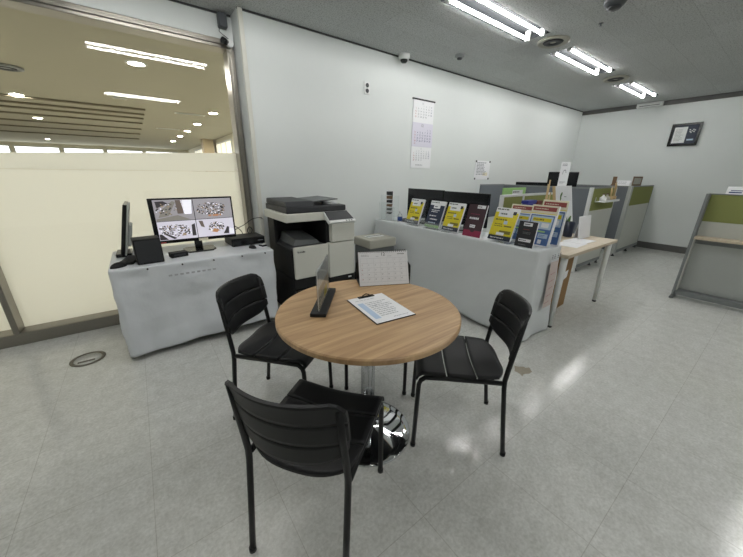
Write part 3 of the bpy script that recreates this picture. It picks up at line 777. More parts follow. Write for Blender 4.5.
pol(E_['dark'], [(-.04, Z0+.02), (-.012, Z0+.02), (-.01, zm-.03), (-.035, zm-.04)])
pol(E_['brown'], [(.035, zm-.06), (.06, zm-.07), (.05, zm-.015), (.02, zm-.012)]); crowd(.15, zm-.07, .06, .04, 90); pol(E_['orange'], [(.11, Z0+.04), (.15, Z0+.03), (.17, Z0+.05), (.13, Z0+.065)], ys-.0013)
pol(E_['dark'], [(.2, Z0+.015), (.245, Z0+.012), (.25, Z0+.07), (.235, Z0+.075), (.22, Z0+.045)]); pol(E_['white'], [(.25, Z0+.01), (.285, Z0+.01), (.285, Z0+.05), (.255, Z0+.06)])
p.build('surveillance_picture', mon, fix=False)
MB().mat(M['sand']).box(.0, .07, -.012, -.0052, .084, .104).build('stuck_note', mon, .001)
MB().mat(M['ink_red']).box(-.27, -.235, -.0056, -.0046, .090, .098).build('power_badge', mon)
# second monitor edge-on
tm = monitor('side_monitor', 'thin monitor seen edge-on at the left end of the cloth desk, turned away', (-.185, 3.10, DZ), -PI/2-.02, .36, .385, False, scr_off, .028, None, .22, 'light_panel')
MB().mat(M['gloss_black']).box(-.10, .10, -.04, .06, .0, .026).build('stand_base', tm, .004)
# speaker cube
t = thing('speaker', 'black cube speaker in front of the surveillance monitor', 'speaker', (-.018, 2.735, DZ), .08)
MB().mat(M['matt_black']).box(-.082, .082, -.06, .075, 0, .182).build('cabinet', t, .006)
MB().mat(M['dark_grey']).box(-.074, .074, -.0645, -.0605, .012, .170).build('grille', t, .002)
t = thing('power_adapter', 'small black box behind the cube speaker under the screen', 'adapter', (.17, 2.80, DZ), .2)
MB().mat(M['matt_black']).box(-.06, .06, -.035, .035, 0, .038).build('casing', t, .004)
MB().mat(M['dark_grey']).box(-.04, .04, -.0365, -.0355, .012, .026).build('label_plate', t)
def mouse(name, lab, loc, rz, m, sc=1.):
    t = thing(name, lab, 'computer mouse', loc, rz)
    mb = MB().mat(m)
    def fn(u, v):
        th = u*2*PI; ph = v*PI/2
        return Vector((.030*sc*math.cos(th)*math.cos(ph), .052*sc*math.sin(th)*math.cos(ph), .032*sc*math.sin(ph)))
    mb.grid(fn, 20, 6); bmesh.ops.remove_doubles(mb.bm, verts=mb.bm.verts, dist=1e-5); mb.build('shell', t)
    MB().mat(M['dark_grey']).tube([(0, .030*sc, .0255*sc), (0, .018*sc, .0315*sc)], .004*sc, 8).build('scroll_wheel', t)
    return t
mouse('computer_mouse', 'black mouse at the front left corner of the cloth desk', (-.205, 2.70, DZ), -.9, M['matt_black'], 1.05)
mouse('computer_mouse', 'black mouse in front of the video recorder', (.735, 2.775, DZ), .3, M['matt_black'], .85)
t = thing('usb_receiver', 'small white and black device beside the mouse on the cloth desk', 'device', (.835, 2.80, DZ), .3)
MB().mat(M['matt_black']).box(-.024, .024, -.03, .03, 0, .014).build('casing', t, .004)
MB().mat(M['white']).box(-.018, .018, -.022, .012, .0141, .018).build('top_plate', t, .003)
t = thing('keyboard', 'slim black keyboard lying beside the cube speaker', 'keyboard', (-.135, 2.86, DZ), 1.35)
MB().mat(M['matt_black']).box(-.13, .10, -.045, .045, 0, .016).build('casing', t, .004)
mb = MB().mat(M['dark_grey'])
for i in range(11):
    for j in range(4): mb.box(-.12+i*.0195, -.105+i*.0195, -.042+j*.021, -.026+j*.021, .0162, .020)
mb.build('keys', t)
t = thing('video_recorder', 'flat black video recorder at the right end of the cloth desk', 'video recorder', (.735, 3.01, DZ), .05)
MB().mat(M['matt_black']).box(-.15, .15, -.115, .115, .006, .072).build('casing', t, .004)
MB().mat(M['gloss_black']).box(-.145, .145, -.1185, -.1155, .012, .066).build('front_panel', t, .002)
for a in (-.13, .13):
    for c in (-.09, .09): MB().mat(M['dark_grey']).tube([(a, c, 0), (a, c, .0058)], .012, 10).build('foot', t)
MB().mat(M['ink_grey']).box(.08, .13, -.1193, -.1187, .036, .042).build('brand_plate', t)
def cable(lab, pts, r=.004, m='dark_grey'):
    cu = MB().mat(M[m]); P = [Vector(q) for q in pts]; out = []
    for i in range(len(P)-1):
        p0, p1, p2, p3 = P[max(i-1, 0)], P[i], P[i+1], P[min(i+2, len(P)-1)]
        for k in range(8):
            s_ = k/8
            out.append(.5*((2*p1)+(p2-p0)*s_+(2*p0-5*p1+4*p2-p3)*s_*s_+(3*p1-p0-3*p2+p3)*s_**3))
    out.append(P[-1]); cu.tube(out, r, 6); o = cu.build('cable'); tag(o, lab, 'cable', 'cables behind the video recorder'); return o
cable('grey cable looping up behind the video recorder towards the left', [(.60, 3.14, .74), (.58, 3.19, .80), (.62, 3.22, .86), (.70, 3.21, .85), (.76, 3.20, .79), (.765, 3.17, .715)])
cable('grey cable arching behind the video recorder up to the conduit', [(.66, 3.15, .715), (.70, 3.22, .80), (.80, 3.23, .85), (.88, 3.22, .90), (.945, 3.16, .92), (.972, 3.185, .90)])
cable('dark cable coiled on the right of the video recorder', [(.845, 3.16, .715), (.825, 3.18, .76), (.815, 3.19, .80), (.84, 3.19, .83), (.862, 3.19, .80), (.85, 3.2, .76), (.845, 3.22, .715)], .005)

# ------------------------------------------------------------------ copier
t = thing('photocopier', 'large black and white multifunction photocopier against the back wall', 'photocopier', (1.295, 2.48, 0))
bx = lambda m, n, *a, bv=.006, par=t: MB().mat(M[m]).box(*a).build(n, par, bv)
bx('matt_black', 'lower_body', -.30, .325, .035, .60, .03, .425)
dr = []
for z0, z1 in ((.05, .20), (.21, .33)):
    d = bx('gloss_black', 'paper_drawer', -.295, .325, .012, .034, z0, z1); dr.append(d)
    MB().mat(M['dark_grey']).box(-.08, .1, .004, .0115, z1-.045, z1-.02).build('handle', d, .003)
bx('matt_black', 'base_strip', .05, .328, .006, .034, .335, .388)
MB().mat(M['white']).box(.262, .298, .002, .0055, .357, .37).build('model_plate', t)
bx('matt_black', 'front_strip', -.292, .045, .02, .0345, .335, .428)
for a in (-.26, .28):
    for c in (.08, .55): MB().mat(M['matt_black']).tube([(a-.012, c, .021), (a+.012, c, .021)], .021, 14).build('caster', t)
fp = bx('offwhite', 'front_door', -.292, .045, .0, .034, .436, .728)
p = MB().mat(M['ink'])
for i, w in enumerate((.010, .006, .010, .010, .010, .010)): p.box(-.262+i*.0125, -.262+i*.0125+w*.8, -.0012, -.0002, .678, .690 if i not in (0, 4) else .694)
p.build('maker_mark', fp)
bx('offwhite', 'side_column_lower', .052, .335, .0, .06, .392, .728)
bx('offwhite', 'side_column_upper', .087, .335, -.004, .06, .736, .905)
bx('matt_black', 'column_core', .06, .328, .061, .499, .389, .93, bv=0)
bx('offwhite', 'right_side', .3285, .335, .061, .60, .389, .93, bv=0)
bx('matt_black', 'rear_wall', -.30, .33, .50, .615, .43, .945)
bx('matt_black', 'side_body', -.305, .05, .036, .50, .43, .70)
bx('dark_grey', 'output_tray', -.30, .05, .04, .495, .701, .716)
MB().mat(M['mid_grey']).hexa([Vector(q) for q in ((-.25, .12, .717), (.02, .12, .717), (.02, .48, .717), (-.25, .48, .717), (-.22, .14, .77), (0., .14, .752), (0., .48, .80), (-.22, .48, .80))]).build('paper_ramp', t, .006)
bx('matt_black', 'left_post', -.312, -.285, .40, .498, .70, .945)
bx('offwhite', 'scanner_bed', -.325, .315, .06, .62, .938, 1.012, bv=.010)
bx('dark_grey', 'document_feeder', -.305, .29, .075, .615, 1.013, 1.068, bv=.010)
MB().mat(M['dark_grey']).prism([(-.300, .078, 1.0685), (-.300, .605, 1.0685), (-.300, .595, 1.118), (-.300, .12, 1.112)], (.27, 0, 0)).build('feeder_cover', t, .010)
MB().mat(M['mid_grey']).hexa([Vector(q) for q in ((-.03, .14, 1.098), (.24, .14, 1.112), (.24, .56, 1.112), (-.03, .56, 1.098), (-.03, .14, 1.106), (.24, .14, 1.122), (.24, .56, 1.122), (-.03, .56, 1.106))]).build('feeder_tray', t, .003)
bx('matt_black', 'feeder_hinge', -.029, .06, .12, .56, 1.0685, 1.097, bv=.004)
MB().mat(M['paper']).hexa([Vector(q) for q in ((.14, .15, 1.070), (.26, .17, 1.070), (.25, .35, 1.070), (.12, .33, 1.070), (.14, .15, 1.074), (.26, .17, 1.074), (.25, .35, 1.090), (.12, .33, 1.090))]).build('delivery_sheet', t)
PA, PB, PC, PD = Vector((.05, -.035, .925)), Vector((.338, -.035, .925)), Vector((.285, .055, 1.018)), Vector((.035, .055, 1.018))
dn = Vector((0, .03, -.02))
cp = MB().mat(M['white']).hexa([PA+dn, PB+dn, PC+dn*1.2, PD+dn*1.2, PA, PB, PC, PD]).build('control_panel', t, .003)
def cpl(u, v, off): # on tilted face
    a, b_, c, d = PA, PB, PC, PD
    n = (b_-a).cross(d-a).normalized()
    return (a*(1-u)+b_*u)*(1-v)+(d*(1-u)+c*u)*v+n*off
MB().mat(M['dark_grey']).hexa([cpl(.03, .2, .0003), cpl(.97, .2, .0003), cpl(.97, .97, .0003), cpl(.03, .97, .0003), cpl(.03, .2, .002), cpl(.97, .2, .002), cpl(.97, .97, .002), cpl(.03, .97, .002)]).build('touch_screen', cp)
for u in (.62, .72, .82): MB().mat(M['dark_grey']).hexa([cpl(u, .05, .0003), cpl(u+.05, .05, .0003), cpl(u+.05, .14, .0003), cpl(u, .14, .0003), cpl(u, .05, .0015), cpl(u+.05, .05, .0015), cpl(u+.05, .14, .0015), cpl(u, .14, .0015)]).build('button', cp)

# shredder beside the copier
t = thing('paper_shredder', 'warm grey office machine with a slotted lid between copier and display table', 'shredder', (2.12, 2.78, 0), -.02)
MB().mat(M['mid_grey']).box(-.175, .175, -.14, .17, .02, .56).build('bin', t, .012)
MB().mat(M['cream']).box(-.185, .185, -.155, .18, .561, .66).build('lid_head', t, .014)
MB().mat(M['white']).box(-.11, .12, -.02, .09, .6602, .664).build('lid_inlay', t, .002)
MB().mat(M['dark_grey']).box(-.10, .11, .03, .042, .6642, .666).build('slot', t)
for a in (-.14, .14):
    for c in (-.11, .14): MB().mat(M['matt_black']).lathe([(.016, 0), (.016, .0195)], 12, (a, c, 0)).build('foot', t)

# ------------------------------------------------------------------ display table with cloth
TZ = .795; TX0, TX1, TY0, TY1 = 2.415, 2.815, 1.075, 3.19
t = thing('display_table', 'long table hidden under the white cloth carrying the brochures', 'table', (2.615, 2.13, 0))
MB().mat(M['light_panel']).box(-.18, .18, -1.03, 1.03, TZ-.035, TZ-.006).build('tabletop', t, .003)
for a in (-.15, .15):
    for c in (-.98, .98):
        MB().mat(M['black_metal']).tube([(a, c, .012), (a, c, TZ-.035)], .014, 10).build('leg', t)
        MB().mat(M['matt_black']).lathe([(.022, 0), (.022, .0118)], 12, (a, c, 0)).build('foot', t)
mb = drape(TX0, TX1, TY0, TY1, TZ-.002, .010, M['cloth2'], .022, .026, 6.5, .018, 11, ('back', 'right'), .008)
o = mb.build('tablecloth', None, solid=.003); tag(o, 'long white cloth over the table with the row of brochures', 'tablecloth')
p = MB()
p.mat(M['pink']).quad((2.61, 1.046, .27), (2.75, 1.046, .27), (2.75, 1.052, .68), (2.61, 1.052, .68))
p.mat(M['ink_red'])
for k in range(5):
    z = .31+k*.065
    p.quad((2.62+.01*(k % 3), 1.0445, z), (2.71, 1.0445, z+.012), (2.71, 1.0445, z+.015), (2.62+.01*(k % 3), 1.0445, z+.004))
p.mat(M['ink_grey'])
for a in (2.59, 2.63, 2.69, 2.73):
    p.quad((a, 1.0445, .71), (a+.028, 1.0445, .71), (a+.028, 1.0445, .715), (a, 1.0445, .715)); p.quad((a, 1.0445, .724), (a+.026, 1.0445, .724), (a+.026, 1.0445, .73), (a, 1.0445, .73))
    p.quad((a+.008, 1.0445, .715), (a+.014, 1.0445, .715), (a+.014, 1.0445, .745), (a+.008, 1.0445, .745)); p.quad((a, 1.0445, .74), (a+.022, 1.0445, .74), (a+.022, 1.0445, .745), (a, 1.0445, .745))
p.build('printed_panel', o, fix=False)

# brochures: local frame, facing -x in world => local -y is the front
def brochure(kind, lab, x, y, rz, w=.205, h=.285, thick=.020, z=TZ, holder=True, lean=.34, hlab=None, hz=.012):
    g = 'brochures on the display table'
    t = thing('brochure', lab, 'brochure', (x, y, z+.0005), rz, g)
    sl, cl = math.sin(lean), math.cos(lean)
    up = Vector((0, sl, cl)); nn = Vector((0, -cl, sl)); base = Vector((0, 0, hz if holder else .0005)) + (Vector((0, 0, thick*0)) )
    base.z += 0 if holder else 0
    def q(u, v, off): return base+Vector((u, 0, 0))+up*v+nn*off
    def slabq(mb, u0, v0, u1, v1, o0, o1): mb.hexa([q(u0, v0, o0), q(u1, v0, o0), q(u1, v1, o0), q(u0, v1, o0), q(u0, v0, o1), q(u1, v0, o1), q(u1, v1, o1), q(u0, v1, o1)])
    mb = MB().mat(M['paper']); slabq(mb, -w/2, 0, w/2, h, 0, thick); mb.build('booklet', t)
    p = MB()
    def R(m, u0, v0, u1, v1, k=1): p.mat(M[m]).quad(q((u0-.5)*w, v0*h, thick+.0006*k), q((u1-.5)*w, v0*h, thick+.0006*k), q((u1-.5)*w, v1*h, thick+.0006*k), q((u0-.5)*w, v1*h, thick+.0006*k))
    rr = random.Random(hash(kind) % 7+3 if False else len(kind)*7+3)
    def T(m, u0, v0, u1, v1, n, k=2): p.mat(M[m]); stroke(p, q((u0-.5)*w, v1*h, thick+.0006*k), (1,0,0), up, (u1-u0)*w, (v1-v0)*h, n, int(u0*100+v0*991+n))
    if kind == 'yellow':
        R('yellow', 0, .14, 1, .86); R('navy', 0, 0, 1, .14); R('paper', 0, .86, 1, 1)
        T('coal', .04, .91, .96, .98, 1); R('paper', .16, .72, .80, .88, 2); T('mid_grey', .24, .76, .74, .86, 1, 3); R('coal', .78, .8, .92, .9, 3)
        T('olive_ink', .12, .40, .62, .52, 2); R('olive_ink', .56, .42, .88, .46, 2); R('sky', .5, .50, .66, .60, 2); R('olive_ink', .42, .2, .92, .30, 2); R('paper', .32, .15, .66, .24, 3); T('paper', .1, .03, .9, .10, 1)
        T('olive_ink', .1, .58, .9, .68, 1)
    elif kind == 'navy':
        R('navy', 0, .10, 1, .84); R('paper', 0, .84, 1, 1); R('lime', 0, .0, 1, .10); T('mid_grey', .05, .9, .95, .98, 1); R('paper', .28, .72, .72, .86, 2); T('navy', .34, .75, .68, .83, 1, 3)
        T('paper', .2, .56, .82, .68, 2); T('paper', .15, .40, .85, .48, 1); T('paper', .25, .26, .8, .36, 1); T('sky', .2, .14, .85, .22, 1)
    elif kind == 'maroon':
        R('maroon', 0, .20, 1, 1); R('crimson', 0, 0, 1, .20); R('paper', .48, .88, .92, .98, 2); T('maroon', .52, .90, .88, .96, 1, 3); T('paper', .18, .50, .88, .64, 1); R('paper', .3, .28, .6, .37, 2); T('maroon', .33, .30, .58, .35, 1, 3)
        T('crimson', .2, .68, .8, .72, 1)
        p.mat(M['maroon']).poly([q((.5+.12*math.cos(a)-.5)*w, (.20+.06*math.sin(a))*h, thick+.0013) for a in [PI*1+PI*k/10 for k in range(11)]])
    elif kind == 'black':
        R('coal', 0, 0, 1, 1); R('paper', .26, .82, .74, .95, 2); T('coal', .32, .84, .70, .93, 1, 3); T('mid_grey', .3, .50, .75, .60, 2); R('paper', .16, .20, .84, .32, 2); T('coal', .2, .22, .8, .30, 1, 3); T('ink_grey', .2, .06, .8, .11, 1)
        T('brick', .3, .66, .75, .71, 1)
    elif kind == 'blue':
        R('sand', 0, .80, 1, 1); R('paper', 0, 0, 1, .80); R('brick', .06, .86, .94, .96, 2); T('sand', .14, .89, .86, .93, 1, 3); R('yellow', 0, .785, 1, .80, 2)
        R('blue', .05, .03, .95, .76, 2); R('sky', .09, .42, .91, .73, 3); R('yellow', .16, .60, .86, .69, 4); T('olive_ink', .18, .61, .84, .68, 1, 5); R('lime', .14, .34, .74, .38, 4)
        R('sky', .14, .20, .46, .31, 4); R('sky', .52, .20, .88, .31, 4); R('paper', .56, .06, .70, .16, 4); R('paper', .18, .46, .44, .57, 5); R('paper', .54, .46, .82, .57, 5); T('blue', .56, .22, .85, .29, 2, 6); T('blue', .22, .48, .40, .55, 2, 6); T('paper', .14, .08, .48, .16, 2, 4)
    p.build('cover_print', t, fix=False)
    if holder:
        hd = thing('brochure_holder', hlab or ('clear acrylic stand under the '+lab), 'brochure holder', (x, y, z+.0005), rz, 'acrylic brochure stands')
        mb = MB().mat(M['acrylic'])
        bk = Vector((0, .0, 0))
        def h_(u, v, off): return Vector((u, 0, hz-.002))+up*v+nn*off
        W = w/2+.004
        mb.hexa([h_(-W, -.001, -.004), h_(W, -.001, -.004), h_(W, h*.93, -.004), h_(-W, h*.93, -.004), h_(-W, -.001, -.0015), h_(W, -.001, -.0015), h_(W, h*.93, -.0015), h_(-W, h*.93, -.0015)])
        mb.build('back_plate', hd)
        mb = MB().mat(M['acrylic']); mb.hexa([h_(-W, .0, thick+.003), h_(W, .0, thick+.003), h_(W, .05, thick+.003), h_(-W, .05, thick+.003), h_(-W, .0, thick+.005), h_(W, .0, thick+.005), h_(W, .05, thick+.005), h_(-W, .05, thick+.005)]); mb.build('front_lip', hd)
        mb = MB().mat(M['acrylic']); mb.box(-W, W, -.035, .115, 0, .0025); mb.build('foot_plate', hd)
        mb = MB().mat(M['acrylic']); mb.hexa([Vector(a) for a in ((-W, .110, .003), (W, .110, .003), (W, .112, .003), (-W, .112, .003), (-W, h*.93*sl-.001, h*.93*cl), (W, h*.93*sl-.001, h*.93*cl), (W, h*.93*sl+.001, h*.93*cl), (-W, h*.93*sl+.001, h*.93*cl))]); mb.build('rear_strut', hd)
    return t
RZ = -PI/2   # front faces -x
brochure('yellow', 'yellow brochure at the wall end of the row on the display table', 2.485, 2.56, RZ, w=.20, hlab='clear stand under the yellow brochure at the wall end')
brochure('navy', 'navy brochure with white lettering between the two left yellow ones', 2.475, 2.245, RZ, w=.20, hlab='clear stand under the navy brochure')
brochure('yellow', 'yellow brochure right of the navy one, beside the maroon one', 2.475, 2.00, RZ, w=.20, hlab='clear stand under the yellow brochure beside the maroon one')
brochure('maroon', 'tall dark maroon brochure with a crimson foot in the row', 2.465, 1.735, RZ, w=.195, h=.30, thick=.014, holder=False, lean=.24)
brochure('yellow', 'large yellow brochure nearest the camera, in front of the pale blue booklets', 2.475, 1.455, RZ, w=.21, hlab='clear stand under the large yellow brochure nearest the camera')
brochure('black', 'small black booklet standing at the near corner of the display table', 2.465, 1.225, RZ, w=.15, h=.205, thick=.016, holder=False, lean=.16)
brochure('blue', 'blue booklet with a red banner at the near end, front one of the pair', 2.60, 1.195, RZ-.05, w=.215, h=.33, thick=.02, holder=False, lean=.20)
brochure('blue', 'blue booklet with a red banner standing behind its twin at the near end', 2.725, 1.165, RZ-.05, w=.205, h=.365, thick=.02, holder=False, lean=.10)
brochure('blue', 'pale blue booklet with a red banner half hidden behind the large yellow brochure', 2.66, 1.41, RZ, w=.21, h=.315, thick=.02, holder=False, lean=.22)

# monitors standing at the back of the display table
mg = 'monitors behind the brochures'
monitor('desk_monitor', 'black monitor at the wall end behind the brochures', (2.715, 2.615, TZ), -PI/2+.02, .56, .335, True, scr_off, .055, mg)
monitor('desk_monitor', 'black monitor behind the maroon and yellow brochures, right of its twin', (2.70, 2.03, TZ), -PI/2, .56, .33, True, scr_off, .055, mg)
# acrylic leaflet holder, bottle and grey router at the far end
t = thing('leaflet_rack', 'clear acrylic rack with a photo leaflet at the wall end of the display table', 'leaflet rack', (2.50, 3.02, TZ+.0005), -PI/2+.35)
MB().mat(M['acrylic']).box(-.13, .13, -.05, .05, 0, .003).build('base', t)
MB().mat(M['acrylic']).box(-.13, .13, .03, .033, .0032, .30).build('back_plate', t)
MB().mat(M['acrylic']).box(-.12, .02, -.03, -.027, .0032, .22).build('pocket', t)
MB().mat(M['acrylic']).box(.03, .12, -.045, -.042, .0032, .17).build('pocket', t)
t = thing('photo_leaflet', 'narrow dark photo leaflet standing in the acrylic rack', 'leaflet', (2.485, 2.985, TZ+.004), -PI/2+.35)
MB().mat(M['paper']).box(-.05, .05, .0, .006, 0, .355).build('sheet', t)
p = MB()
for i, m in enumerate(('dark_grey', 'wood_dark', 'ink', 'wood_dark', 'mid_grey', 'dark_grey')): p.mat(M[m]).poly([(-.045+.003*i, -.0006, .345-.05*i), (.045, -.0006, .35-.05*i), (.045-.004*i, -.0006, .30-.045*i), (-.042, -.0006, .305-.045*i)])
p.build('photo_print', t, fix=False)
t = thing('bottle', 'small bottle with a blue label at the wall end of the display table', 'bottle', (2.505, 2.80, TZ+.0005))
MB().mat(M['acrylic']).lathe([(0, 0), (.028, 0), (.030, .01), (.030, .075), (.026, .09), (.012, .105), (.012, .115)], 20).build('body', t)
MB().mat(M['label_blue']).lathe([(.0302, .02), (.0308, .02), (.0308, .062), (.0302, .062)], 20, ring=True).build('label_band', t)
MB().mat(M['white']).lathe([(.0145, .113), (.0145, .132), (0, .132)], 16).build('cap', t)
t = thing('card_reader', 'flat grey device lying beside the small bottle on the display table', 'device', (2.60, 2.825, TZ+.0005), .0)
MB().mat(M['mid_grey']).box(-.05, .10, -.06, .06, 0, .028).build('casing', t, .006)
MB().mat(M['dark_grey']).box(-.04, .06, -.05, .05, .0282, .030).build('top_plate', t, .001)
for i, (x, y, a, lab) in enumerate(((2.50, 2.72, .2, 'loose white leaflet lying flat before the small bottle'), (2.475, 1.90, .05, 'loose white leaflet lying flat left of the maroon brochure'), (2.50, 1.60, -.1, 'loose white leaflet lying flat between the maroon and large yellow brochures'))):
    o = MB().mat(M['paper']).box(-.06, .06, -.085, .085, 0, .002).build('leaflet'); o.location = (x, y, TZ+.0008); o.rotation_euler = (0, 0, a); tag(o, lab, 'leaflet', 'loose leaflets on the display table')

# ------------------------------------------------------------------ white desk at the end
WZ = .71
t = thing('side_desk', 'pale wood topped desk with white legs beside the display table', 'desk', (3.45, 1.32, 0))
MB().mat(M['birch']).box(-.60, .60, -.30, .28, WZ-.030, WZ).build('desktop', t, .003)
for a in (-.555, .515):
    for c in (-.255, .235):
        lg = MB().mat(M['white']).tube([(a, c, .02), (a, c, WZ-.0305)], [.020, .029], 16).build('leg', t)
        MB().mat(M['dark_grey']).lathe([(.020, 0), (.020, .0198)], 14, (a, c, 0)).build('foot', lg)
t = thing('cardboard_box', 'tall narrow brown cardboard box under the pale desk', 'box', (3.38, 1.33, 0), .05)
MB().mat(M['kraft']).box(-.20, .20, -.11, .11, 0, .56).build('carton', t, .004)
MB().mat(M['paper']).quad((-.12, -.1108, .30), (.10, -.1108, .34), (.11, -.1108, .42), (-.10, -.1108, .40)).build('shipping_label', t, fix=False)
for x, y, a, lab in ((3.36, 1.21, .05, 'white paper lying at the left on the pale desk'), (3.60, 1.225, -.05, 'white paper lying in the middle of the pale desk')):
    o = MB().mat(M['paper']).box(-.15, .15, -.10, .10, 0, .002).build('paper_sheet'); o.location = (x, y, WZ+.0006+(.0025 if a < 0 else 0)); o.rotation_euler = (0, 0, a); tag(o, lab, 'paper', 'papers on the pale desk')
t = thing('pen_pot', 'dark blue round pot on the pale desk beside the white card', 'pot', (3.765, 1.41, WZ+.0005))
MB().mat(M['navy_pot']).lathe([(0, 0), (.040, 0), (.045, .01), (.050, .165), (.045, .165), (.040, .02), (0, .012)], 28).build('body', t)
MB().mat(M['leaf']).tube([(0, 0, .012), (.01, .01, .1), (.03, .02, .2)], .005, 8).tube([(-.03, 0, .012), (-.02, .02, .12), (-.05, .04, .19)], .005, 8).build('stems', t)
t = thing('display_card', 'blank white card standing upright on the right end of the pale desk', 'card', (3.82, 1.265, WZ+.0005), -.03)
MB().mat(M['paper']).box(-.14, .14, -.003, .003, 0.001, .24, Matrix.Rotation(-.14, 4, 'X')).build('card_face', t)
MB().mat(M['paper']).hexa([Vector(q) for q in ((-.1, .034, .2), (.1, .034, .2), (.1, .038, .2), (-.1, .038, .2), (-.1, .062, 0), (.1, .062, 0), (.1, .066, 0), (-.1, .066, 0))]).build('rear_strut', t)
o = MB().mat(M['amber']).box(-.04, .04, -.03, .03, 0, .07).build('note_block', None, .003); o.location = (3.42, 1.43, WZ+.0005); tag(o, 'block of yellow notes behind the blue booklets on the pale desk', 'note block')
t = thing('picture_board', 'white board with green leaf pictures leaning back on the pale desk', 'picture board', (3.87, 1.475, WZ+.004))
def pb(u, v, off): return Vector((u*1.8, .12*v, .53*v))+Vector((0, -.96, .27))*off
MB().mat(M['paper']).hexa([pb(-.115, 0, 0), pb(.115, 0, 0), pb(.115, 0, -.008), pb(-.115, 0, -.008), pb(-.115, 1, 0), pb(.115, 1, 0), pb(.115, 1, -.008), pb(-.115, 1, -.008)]).build('board', t)
MB().mat(M['wood']).hexa([pb(-.14, 0, .002), pb(-.116, 0, .002), pb(-.116, 0, -.01), pb(-.14, 0, -.01), pb(-.14, 1, .002), pb(-.116, 1, .002), pb(-.116, 1, -.01), pb(-.14, 1, -.01)]).build('wooden_edge', t)
p = MB().mat(M['leaf'])
for cu, cv, a, l in ((-.04, .82, .5, .07), (-.05, .76, .2, .06), (.06, .3, .7, .10), (.03, .22, .3, .10), (.07, .18, 1.0, .09), (.02, .34, .1, .08)):
    d = Vector((math.sin(a), math.cos(a))); n_ = Vector((d.y, -d.x))
    pts = []
    for k in range(12):
        s_ = 2*PI*k/12; e = d*(l*.5*math.cos(s_))+n_*(l*.16*math.sin(s_)); pts.append(pb(cu+e.x, cv+e.y/.55, .001))
    p.poly(pts)
p.mat(M['ink_grey']); stroke(p, pb(.0, .80, .001), (1,0,0), Vector((0, .15, .53)), .08, .02, 1, 44)
p.build('leaf_print', t, fix=False)
t = thing('stick_jar', 'jar of long wooden sticks standing behind the blue booklets', 'jar', (3.36, 1.52, WZ+.0005))
MB().mat(M['wood_dark']).lathe([(0, 0), (.035, 0), (.035, .12), (.031, .12), (.031, .01), (0, .01)], 20).build('body', t)
for a, b_, h in ((-.012, .0, .56), (.014, .008, .60), (.0, -.012, .48)): MB().mat(M['wood']).tube([(a, b_, .012), (a*2.2, b_*2, h)], .007, 8).build('stick', t)

# ------------------------------------------------------------------ partitions
def pan(name, par, m, x0, x1, y0, y1, z0, z1, bv=.003): return MB().mat(M[m]).box(x0, x1, y0, y1, z0, z1).build(name, par, bv)
# low screen behind the pale desk
t = thing('office_partition', 'low white framed partition with olive panes behind the pale desk', 'partition', (3.83, 1.93, 0))
for a in (-.63, -.20, .60): pan('post', t, 'white', a, a+.03, -.02, .02, 0, 1.145)
for a0, a1 in ((-.598, -.202), (-.168, .598)):
    pan('top_rail', t, 'white', a0, a1, -.018, .018, 1.12, 1.145); pan('fabric_panel', t, 'green', a0, a1, -.012, .012, .86, 1.119); pan('lower_panel', t, 'panel', a0, a1, -.012, .012, .10, .859)
# work desk behind it
t = thing('office_desk', 'plain office desk behind the low olive partition, hidden below its top', 'desk', (3.9, 2.44, 0))
MB().mat(M['light_panel']).box(-.75, .98, -.44, .40, .695, .72).build('desktop', t, .003)
for a in (-.70, .93):
    for c in (-.40, .36): MB().mat(M['grey_metal']).tube([(a, c, 0), (a, c, .6945)], .02, 10).build('leg', t)
t = thing('document_board', 'light green board with a white notice standing behind the olive partition', 'board', (3.93, 2.20, .7205), .0)
MB().mat(M['lime']).box(-.27, .27, -.008, .008, 0, .48).build('board', t, .003)
MB().mat(M['paper']).box(-.06, .19, -.0105, -.0085, .33, .45).build('notice_sheet', t)
p = MB().mat(M['mid_grey']); stroke(p, (-.05, -.0112, .445), U, uz, .22, .11, 3, 51); p.build('notice_print', t, fix=False)
MB().mat(M['lime']).hexa([Vector(q) for q in ((-.2, .009, .3), (.2, .009, .3), (.2, .013, .3), (-.2, .013, .3), (-.2, .13, 0), (.2, .13, 0), (.2, .134, 0), (-.2, .134, 0))]).build('rear_strut', t)
for x, y, w, h, m, lab in ((4.27, 2.22, .07, .47, 'crimson_cap', 'dark red binder upright behind the olive partition'), (4.37, 2.22, .06, .44, 'lime', 'green binder upright right of the dark red binder'), (4.45, 2.22, .06, .44, 'tin', 'white binder upright right of the green binder')):
    t = thing('binder', lab, 'binder', (x, y, .7205), 0, 'binders behind the olive partition')
    MB().mat(M[m]).box(-w/2, w/2, -.14, .14, 0, h-.09).build('cover', t, .004); MB().mat(M['paper']).box(-w/2+.006, w/2-.006, -.143, -.1405, .12, .3).build('spine_label', t)
for x, y, lx, lz, m, lab in ((3.10, 1.565, .09, .38, 'royal', 'royal blue box behind the pale blue booklets'), (3.255, 1.565, .05, .37, 'crimson_cap', 'dark red box beside the royal blue box')):
    t = thing('storage_box', lab, 'box', (x, y, WZ+.0005), .05, 'boxes at the back of the pale desk')
    MB().mat(M[m]).box(-lx, lx, -.03, .03, 0, lz).build('carton', t, .006); MB().mat(M[m]).box(-lx-.004, lx+.004, -.034, .034, lz+.0005, lz+.03).build('lid', t, .004)

